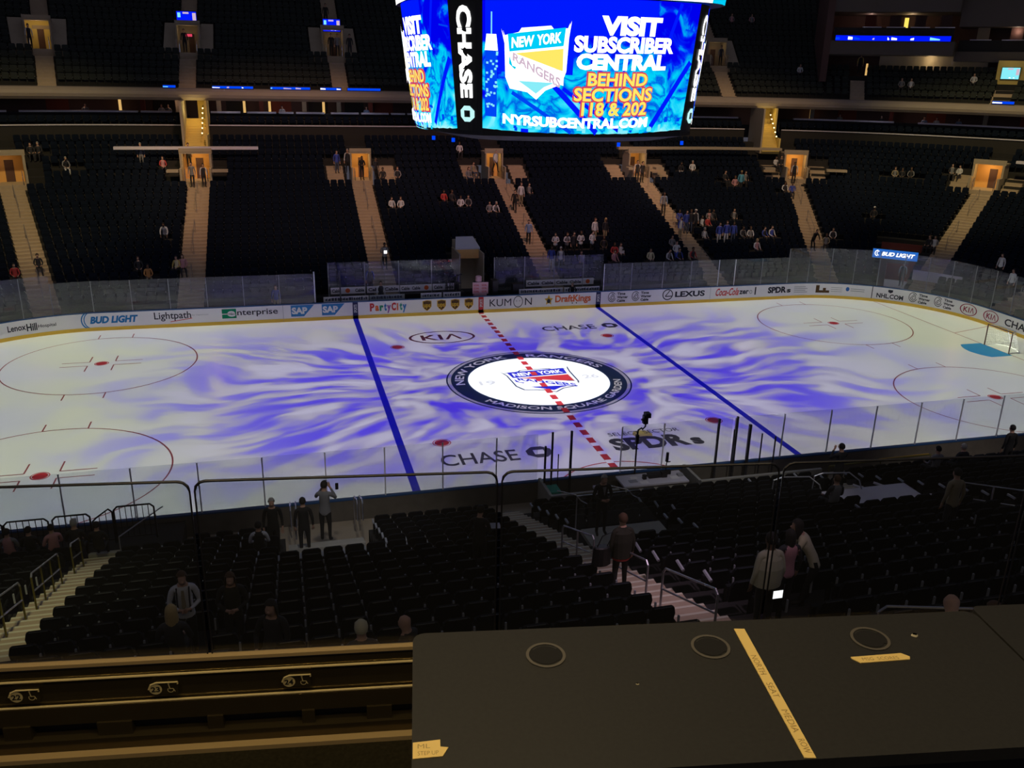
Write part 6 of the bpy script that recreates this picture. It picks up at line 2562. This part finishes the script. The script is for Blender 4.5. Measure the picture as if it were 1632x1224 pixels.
    for kind in ('short', 'long', 'cap'):
        mb = MB()
        n, m = 12, 7
        vs = [(0, hy + .005, hz + .128)]
        for i in range(1, m + 1):
            a = i / m * R(112)
            for j in range(n):
                b = 2 * math.pi * j / n
                x = .091 * math.sin(a) * math.cos(b)
                y = .108 * math.sin(a) * math.sin(b)
                z = .118 * math.cos(a)
                if y < -.02 and z < .055:      # leave the face open
                    z = .055
                    y = max(y, -.085)
                if kind == 'long' and i >= m - 1 and y > -.02:
                    z -= .10 * (i - m + 2)
                    x *= 1.12
                vs.append((x, hy + .008 + y, hz + .012 + z))
        fs = [(0, 1 + j, 1 + (j + 1) % n) for j in range(n)]
        for i in range(m - 1):
            for j in range(n):
                a, b = 1 + i * n + j, 1 + i * n + (j + 1) % n
                fs.append((a, a + n, b + n, b))
        mb.add(vs, fs)
        if kind == 'cap':
            mb.add([(-.06, hy - .08, hz + .075), (.06, hy - .08, hz + .075), (.045, hy - .175, hz + .055), (-.045, hy - .175, hz + .055)], [(0, 1, 2, 3)])
        me = bpy.data.meshes.new('hair_' + kind)
        me.from_pydata(mb.v, [], mb.f)
        me.polygons.foreach_set('use_smooth', [True] * len(me.polygons))
        me.materials.append(M_['hair_dark'])
        ARCH[(pose, kind)] = me


for _p in ('stand', 'stand_clasp', 'stand_phone', 'walk', 'photo', 'lean', 'sit', 'sit_lean'):
    build_body(_p)


def person(loc, rz, pose, sleeve, torso, pants, hair, label, group=None, hairkind='short', skin='skin', scale=1.0):
    me, head = ARCH[pose]
    o = bpy.data.objects.new('person', me)
    C.objects.link(o)
    o.location = loc
    o.rotation_euler = (0, 0, rz)
    o.scale = (scale,) * 3
    for i, k in enumerate((skin, sleeve, pants, 'shoe', torso)):
        o.material_slots[i].link = 'OBJECT'
        o.material_slots[i].material = M_[k]
    if hair:
        h = bpy.data.objects.new('hair' if hairkind != 'cap' else 'cap', ARCH[(pose, hairkind)])
        C.objects.link(h)
        h.parent = o
        h.material_slots[0].link = 'OBJECT'
        h.material_slots[0].material = M_[hair]
    tag(o, label, 'person', group)
    return o


rp = random.Random(21)
for s_, k, pose, sl, to, pa, ha, lab in FARP:
    o_ = rowo(k) + (.42 if pose[:3] == 'sit' else .36)
    x, y, nx, ny = BP(s_, o_)
    lab = lab if 'usher' in lab else 'person ' + lab
    kw = dict(hairkind='long' if ha in ('hair_blond', 'hair_brown') and rp.random() < .5 else 'short', skin=rp.choice(('skin', 'skin', 'skin_dark')))
    if 'cap' in lab:
        kw['hairkind'] = 'cap'
        ha = 'white'
    p = person((x, y, rowz(k) + .015), math.atan2(-nx, ny) + rp.uniform(-.4, .4), pose, sl, to, pa, ha, lab, scale=rp.uniform(.96, 1.04), **kw)
    if 'bright phone' in lab or 'white paper' in lab or 'something white' in lab:
        a_ = p.rotation_euler.z
        q = (x + .33 * math.sin(a_), y - .33 * math.cos(a_), rowz(k) + (1.18 if pose[:3] != 'sit' else .70))
        mb = MB()
        mb.box(q[0] - .10, q[0] + .10, q[1] - .01, q[1] + .01, q[2] - .02, q[2] + .18)
        tag(mb.obj('phone' if 'phone' in lab else 'paper_sheet', 'e_white' if 'phone' in lab else 'white'), ('glowing phone' if 'phone' in lab else 'white paper') + ' held by the person ' + lab.replace('person ', '')[:40], 'phone' if 'phone' in lab else 'paper')

# walkway, glass side and corner people
for s_, o_, z, pose, sl, to, pa, ha, lab in (
        (-21.3, 18.9, rowz(19), 'stand', 'grey', 'grey', 'grey', 'hair_grey', 'person in grey standing behind the long pale walkway ledge at left'),
        (-18.0, 18.9, rowz(19), 'stand', 'white', 'darkcloth', 'black_cloth', 'hair_dark', 'person with white sleeves at the foot of the yellow suite stairs'),
        (-12.35, .9, .3, 'stand', 'blue', 'blue', 'khaki', 'hair_brown', 'person in a blue jersey with a sash standing behind the glass left of the benches'),
        (-6.1, .95, .3, 'stand', 'white', 'darkcloth', 'black_cloth', 'hair_dark', 'person with white sleeves standing behind the left team bench'),
        (-6.6, 2.4, .9, 'stand', 'blue', 'darkcloth', 'black_cloth', 'hair_grey', 'person in dark blue standing behind the left bench glass'),
        (6.15, .45, .3, 'sit', 'black_cloth', 'black_cloth', 'black_cloth', 'hair_grey', 'person in a black jacket with pale collar sitting on the right team bench'),
        (28.6, 4.6, .3, 'stand', 'white', 'vest', 'black_cloth', 'hair_dark', 'usher in dark vest under the blue lit sign'),
        (32.9, 4.0, 2.0, 'stand', 'white', 'white', 'black_cloth', 'hair_dark', 'person in a white shirt and dark tie, higher of two at the right edge'),
        (34.66, 2.0, 1.6, 'stand', 'white', 'white', 'black_cloth', 'hair_dark', 'person in a white shirt and dark tie, lower of two at the right edge'),
        (35.4, 3.2, 1.5, 'sit', 'pink', 'pink', 'darkcloth', 'hair_brown', 'person in faded pink cut by the right picture edge')):
    x, y, nx, ny = BP(s_, o_)
    person((x, y, z), math.atan2(-nx, ny), pose, sl, to, pa, ha, lab, hairkind='short')
# upper deck
for s_, j, pose, sl, to, pa, ha, lab in (
        (-23.7, 5, 'stand', 'white', 'vest', 'black_cloth', 'hair_dark', 'usher in white sleeves in the leftmost upper tunnel'),
        (-18.15, 5, 'stand', 'black_cloth', 'black_cloth', 'black_cloth', 'hair_dark', 'person in black in the second upper tunnel'),
        (-6.7, 5, 'stand', 'black_cloth', 'black_cloth', 'black_cloth', 'hair_dark', 'person in black, left of two in the third upper tunnel'),
        (-6.2, 5, 'stand', 'grey', 'grey', 'darkcloth', 'hair_brown', 'person in grey, right of two in the third upper tunnel'),
        (-5.2, 5, 'stand', 'darkcloth', 'darkcloth', 'darkcloth', 'hair_dark', 'person in dark clothes right of the third upper tunnel'),
        (-6.8, 10, 'walk', 'black_cloth', 'black_cloth', 'black_cloth', 'hair_dark', 'person in black climbing the stairs above the third upper tunnel'),
        (26.5, 4, 'stand', 'yellow', 'vest', 'black_cloth', 'hair_dark', 'usher lit from the side in the balcony aisle at upper right'),
        (23.5, 5, 'stand', 'grey', 'darkcloth', 'black_cloth', 'hair_dark', 'person in dark grey in the upper tunnel right of the scoreboard'),
        (28.85, 2, 'sit', 'white', 'white', 'darkcloth', 'hair_dark', 'person in white seated in the balcony at upper right'),
        (25.2, 3, 'sit_lean', 'white', 'white', 'darkcloth', 'hair_dark', 'person in white alone in the balcony right of the scoreboard'),
        (27.4, 1, 'sit', 'grey', 'grey', 'darkcloth', 'hair_dark', 'person in grey, left of two in the lounge seats'),
        (27.6, 1, 'sit', 'grey', 'white', 'darkcloth', 'hair_dark', 'person in pale grey, right of two in the lounge seats'),
        (24.0, 12, 'sit', 'grey', 'pink', 'darkcloth', 'hair_brown', 'person high in the balcony right of the scoreboard'),
        (24.4, 12, 'sit', 'pink', 'grey', 'darkcloth', 'hair_dark', 'second person high in the balcony right of the scoreboard')):
    x, y, nx, ny = BP(s_, uo(j) + .36)
    person((x, y, uz(j) + .02), math.atan2(-nx, ny), pose, sl, to, pa, ha, lab)
# suite guests behind the counters
for i, s_ in enumerate((-22.9, -20.2, -19.7, -11.0, -4.2, 26.2, 27.1, 28.0, 28.25, 28.7, 31.4)):
    x, y, nx, ny = BP(s_, 24.9)
    person((x, y, 10.3 - .35), math.atan2(-nx, ny), 'sit', *rp.choice((('white', 'white'), ('grey', 'grey'), ('lightblue', 'lightblue'), ('darkcloth', 'darkcloth'))), 'darkcloth', 'hair_dark', 'guest sitting behind a far suite counter', 'guests in the far suites')

# ---- near stand people (seen from behind unless they face the camera)


def near_person(s_, o_, z, face, *a, **k):
    x, y, nx, ny = BP(s_, o_, True)
    return person((x, y, z), face, *a, **k)


PI = math.pi
near_person(-13.97, rowo(12) + .35, rowz(12), .1, 'stand_clasp', 'white', 'white', 'black_cloth', 'hair_brown', 'usher in a white shirt, dark tie and suspenders facing the camera in the left seats')
q = W(-13.97, rowo(12) + .35, rowz(12), True)
mb = MB()
for sx in (-1, 1):
    mb.tube([(q[0] + sx * .10, q[1] - .118, q[2] + 1.0), (q[0] + sx * .10, q[1] - .135, q[2] + 1.25), (q[0] + sx * .10, q[1] - .07, q[2] + 1.44), (q[0] + sx * .10, q[1] + .06, q[2] + 1.44)], .014, 5)
u_ = bpy.data.objects['person'] if False else None
usher = [o for o in bpy.data.objects if o.get('label', '').startswith('usher in a white shirt, dark tie')][0]


def attach(mb, name, m, parent):
    o = mb.obj(name, m)
    bpy.context.view_layer.update()
    o.parent = parent
    o.matrix_parent_inverse = parent.matrix_world.inverted()
    return o


attach(mb, 'suspenders', 'vest', usher)
mb = MB()
mb.add([(q[0] - .02, q[1] - .125, q[2] + 1.42), (q[0] + .02, q[1] - .125, q[2] + 1.42), (q[0] + .035, q[1] - .145, q[2] + 1.12), (q[0], q[1] - .15, q[2] + 1.07), (q[0] - .035, q[1] - .145, q[2] + 1.12),
        (q[0] - .02, q[1] - .11, q[2] + 1.42), (q[0] + .02, q[1] - .11, q[2] + 1.42), (q[0] + .035, q[1] - .12, q[2] + 1.12), (q[0], q[1] - .12, q[2] + 1.07), (q[0] - .035, q[1] - .12, q[2] + 1.12)],
       [(0, 1, 2, 3, 4), (9, 8, 7, 6, 5)] + [(i, i + 5, (i + 1) % 5 + 5, (i + 1) % 5) for i in range(5)])
attach(mb, 'tie', 'khaki', usher)
near_person(-14.05, rowo(13) + .40, rowz(13) + .0, PI, 'sit', 'darkcloth', 'darkcloth', 'darkcloth', 'hair_blond', 'woman with blond hair seated in front of the usher with suspenders', hairkind='long', scale=1.05)
near_person(-13.2, rowo(12) + .35, rowz(12) - .12, .0, 'stand_clasp', 'black_cloth', 'olive', 'black_cloth', 'hair_brown', 'woman with long brown hair in dark clothes right of the usher', hairkind='long')
near_person(-12.54, rowo(14) + .4, rowz(14), -.4, 'sit', 'black_cloth', 'darkcloth', 'black_cloth', 'hair_dark', 'woman in black seated sideways right of the long haired woman', hairkind='long', scale=1.06)
near_person(-11.28, rowo(16) + .3, rowz(16) + .02, PI, 'sit', 'darkcloth', 'darkcloth', 'darkcloth', 'cream', 'person in a pale knitted hat low at the balcony front', hairkind='short', scale=1.05)
near_person(-10.73, rowo(16) + .3, rowz(16) + .02, PI + .9, 'sit', 'black_cloth', 'black_cloth', 'black_cloth', None, 'bald man in black beside the pale knitted hat', scale=1.05)
near_person(-5.95, rowo(12) + .15, rowz(12) + .03, PI, 'stand', 'olive', 'olive', 'black_cloth', 'hair_brown', 'woman in an olive jacket over a red hem standing on the middle stairs', hairkind='short', scale=1.0)
woman = [o for o in bpy.data.objects if o.get('label', '').startswith('woman in an olive jacket')][0]
wl = woman.location
mb = MB()
N = 14
ringv = []
for z, a, b in ((.80, .185, .145), (.86, .19, .15)):
    ringv += [(wl[0] + a * math.cos(2 * PI * i / N), wl[1] + b * math.sin(2 * PI * i / N), wl[2] + z) for i in range(N)]
mb.add(ringv, [(i, (i + 1) % N, N + (i + 1) % N, N + i) for i in range(N)])
attach(mb, 'red_hem', 'red', woman)
mb = MB()
ringv = []
for z, a, b in ((.85, .20, .16), (1.0, .20, .16), (1.2, .215, .165), (1.38, .20, .14), (1.46, .09, .09)):
    ringv += [(wl[0] + a * math.cos(2 * PI * i / N), wl[1] + b * math.sin(2 * PI * i / N), wl[2] + z) for i in range(N)]
mb.add(ringv, [(k_ * N + i, k_ * N + (i + 1) % N, (k_ + 1) * N + (i + 1) % N, (k_ + 1) * N + i) for k_ in range(4) for i in range(N)])
attach(mb, 'jacket', 'olive', woman)
mb = MB()
bx_, by_, bz_ = wl[0] - .42, wl[1] - .02, wl[2] + .72
for z, r_ in ((0, .17), (.02, .2), (.38, .17), (.40, .14)):
    mb.v += [(bx_ + r_ * math.cos(2 * PI * i / 12), by_ + r_ * .6 * math.sin(2 * PI * i / 12), bz_ + z) for i in range(12)]
mb.f += [(k_ * 12 + i, k_ * 12 + (i + 1) % 12, (k_ + 1) * 12 + (i + 1) % 12, (k_ + 1) * 12 + i) for k_ in range(3) for i in range(12)] + [tuple(range(11, -1, -1)), tuple(range(36, 48))]
mb.m = [0] * len(mb.f)
mb.tube([(bx_ - .1, by_, bz_ + .38), (bx_, by_, bz_ + .62), (bx_ + .25, by_, bz_ + .70), (bx_ + .1, by_, bz_ + .38)], .012, 5)
tag(mb.obj('handbag', 'black'), 'black bag hanging from the shoulder of the woman in olive', 'bag')
near_person(-4.35, 7.3, 2.97, 0, 'stand_clasp', 'black_cloth', 'black_cloth', 'black_cloth', 'hair_grey', 'man in a dark suit facing the camera beyond the glass guard', skin='skin')
suit = [o for o in bpy.data.objects if o.get('label', '').startswith('man in a dark suit')][0]
mb = MB()
q = suit.location
mb.add([(q[0] - .045, q[1] - .125, q[2] + 1.42), (q[0] + .045, q[1] - .125, q[2] + 1.42), (q[0], q[1] - .15, q[2] + 1.2), (q[0] - .045, q[1] - .10, q[2] + 1.42), (q[0] + .045, q[1] - .10, q[2] + 1.42), (q[0], q[1] - .11, q[2] + 1.2)],
       [(0, 1, 2), (5, 4, 3), (0, 3, 4, 1), (1, 4, 5, 2), (2, 5, 3, 0)])
attach(mb, 'shirt_front', 'grey', suit)
near_person(-8.03, rowo(8) + .3, rowz(8), PI - .5, 'stand_clasp', 'black_cloth', 'black_cloth', 'black_cloth', 'hair_dark', 'man in black standing among the seats, seen in profile with papers', skin='skin')
mb = MB()
q = W(-7.6, rowo(8) + .15, rowz(8) + 1.08, True)
mb.add([(q[0] - .12, q[1], q[2]), (q[0] + .12, q[1] + .02, q[2] - .03), (q[0] + .12, q[1] + .2, q[2] + .02), (q[0] - .12, q[1] + .18, q[2] + .05)], [(0, 1, 2, 3)])
tag(mb.obj('paper_sheet', 'a_grey'), 'grey papers held by the man in black among the seats', 'paper')
near_person(4.36, 5.0, 2.05, PI, 'photo', 'black_cloth', 'black_cloth', 'black_cloth', 'hair_dark', 'person in black with both hands raised to the face before the ice')
near_person(-11.23, 3.3, 1.38, PI - .3, 'photo', 'grey', 'grey', 'black_cloth', 'hair_dark', 'man in a grey shirt and dark cap holding up a phone by the ice', hairkind='cap', scale=1.1)
mb = MB()
q = W(-10.85, 3.0, 1.38 + 1.5, True)
mb.box(q[0] - .045, q[0] + .045, q[1] - .008, q[1] + .008, q[2], q[2] + .2)
tag(mb.obj('phone', 'black'), 'dark phone held up by the man in the cap', 'phone')
near_person(-12.67, 4.0, 1.5, 0, 'stand', 'black_cloth', 'black_cloth', 'black_cloth', 'hair_grey', 'man in a dark suit with pale tie facing the camera by the ice', scale=1.03)
near_person(-11.85, 4.3, 1.6, PI, 'stand', 'black_cloth', 'black_cloth', 'black_cloth', 'hair_dark', 'person in black standing left behind the man in the cap')
near_person(-13.02, rowo(3) + .4, rowz(3), PI, 'sit', 'white', 'black_cloth', 'black_cloth', 'hair_dark', 'person with white sleeves seated left of the suited man by the ice')
near_person(-19.8, rowo(0) + .1, .88, PI, 'sit', 'grey', 'pink', 'darkcloth', 'hair_dark', 'person in faded pink at the far left barrier')
near_person(-19.26, rowo(0) + .1, .88, PI, 'sit', 'black_cloth', 'black_cloth', 'darkcloth', 'hair_dark', 'person in black behind the second barrier')
near_person(-18.72, rowo(0) + .1, .88, PI + .5, 'sit', 'pink', 'pink', 'darkcloth', 'hair_dark', 'person in pale pink right of the one in black at the barriers')
near_person(-18.05, rowo(0) + .25, .90, PI, 'sit', 'black_cloth', 'black_cloth', 'darkcloth', 'hair_grey', 'man in a flat grey cap seated at the top of the left stairs', hairkind='cap', scale=1.12)
near_person(-17.5, rowo(0) + .2, .88, PI, 'sit', 'black_cloth', 'black_cloth', 'darkcloth', 'hair_dark', 'person in black right of the man in the flat cap')
bg = near_person(-4.83, rowo(16) + .0, rowz(16) - .05, PI, 'stand', 'beige', 'beige', 'black_cloth', 'hair_dark', 'man in a beige work shirt with a lit tablet on his hip', scale=1.04, skin='skin_dark')
wl = bg.location
mb = MB()
ringv = []
for z, a, b in ((.92, .23, .17), (1.05, .235, .18), (1.25, .245, .18), (1.40, .20, .14), (1.50, .09, .08)):
    ringv += [(wl[0] + a * math.cos(2 * PI * i / N), wl[1] + b * math.sin(2 * PI * i / N), wl[2] + z) for i in range(N)]
mb.add(ringv, [(k_ * N + i, k_ * N + (i + 1) % N, (k_ + 1) * N + (i + 1) % N, (k_ + 1) * N + i) for k_ in range(4) for i in range(N)])
attach(mb, 'work_shirt', 'beige', bg)
root = empty('tablet', (wl[0] + .06, wl[1] - .24, wl[2] + .80))
tag(root, 'glowing tablet screen at the hip of the man in beige', 'tablet')
mb = MB()
mb.box(-.11, .11, -.01, .01, -.02, .16)
mb.obj('casing', 'black', root)
mb = MB()
mb.add([(-.085, -.012, 0), (.085, -.012, 0), (.085, -.012, .14), (-.085, -.012, .14)], [(0, 1, 2, 3)])
mb.obj('screen', 'e_tab' if 'e_tab' in M_ else 'e_white', root)
near_person(-3.9, rowo(15), rowz(15) - .1, PI, 'stand', 'darkcloth', 'pink', 'black_cloth', 'hair_dark', 'woman between the man in beige and the leaning woman', hairkind='long', scale=.95)
near_person(-3.35, rowo(15) - .2, rowz(15) - .1, PI + 1.0, 'lean', 'cream', 'beige', 'black_cloth', 'hair_dark', 'woman in a cream top leaning to the right of the man in beige', hairkind='long')
near_person(-4.82, 19.35, 7.50, PI, 'sit', 'darkcloth', 'darkcloth', 'darkcloth', None, 'bald man whose head shows over the edge of the black table', scale=1.05)
near_person(-4.2, 19.35, 7.35, PI, 'sit', 'khaki', 'khaki', 'darkcloth', 'hair_brown', 'person with brown hair low at the right edge beyond the table', scale=1.0)
near_person(11.53, 4.2, 1.75, PI, 'stand', 'black_cloth', 'black_cloth', 'black_cloth', 'hair_dark', 'person in black with a pale collar at the right edge by the ice')
near_person(2.62, rowo(11), rowz(11), PI, 'stand', 'khaki', 'khaki', 'darkcloth', 'hair_dark', 'person in khaki behind the steel rail at the right edge')
near_person(2.0, rowo(7), rowz(7), PI, 'sit', 'darkcloth', 'grey', 'darkcloth', 'hair_brown', 'person seated beside the curved chrome rail')
near_person(8.6, 4.2, 1.7, PI, 'sit', 'grey', 'grey', 'darkcloth', 'hair_dark', 'left of two people seated right of the bright strip rail')
near_person(9.6, 4.2, 1.7, PI, 'sit', 'darkcloth', 'darkcloth', 'darkcloth', 'hair_grey', 'right of two people seated right of the bright strip rail')
for x in (-2.0, -1.35, -.75, -.15, .5):
    point('rail_fill_light', G8(x, 2.45, 14.9), 15, (1, .76, .40), .03)  # added unseen lights for bright spots on the brass trims
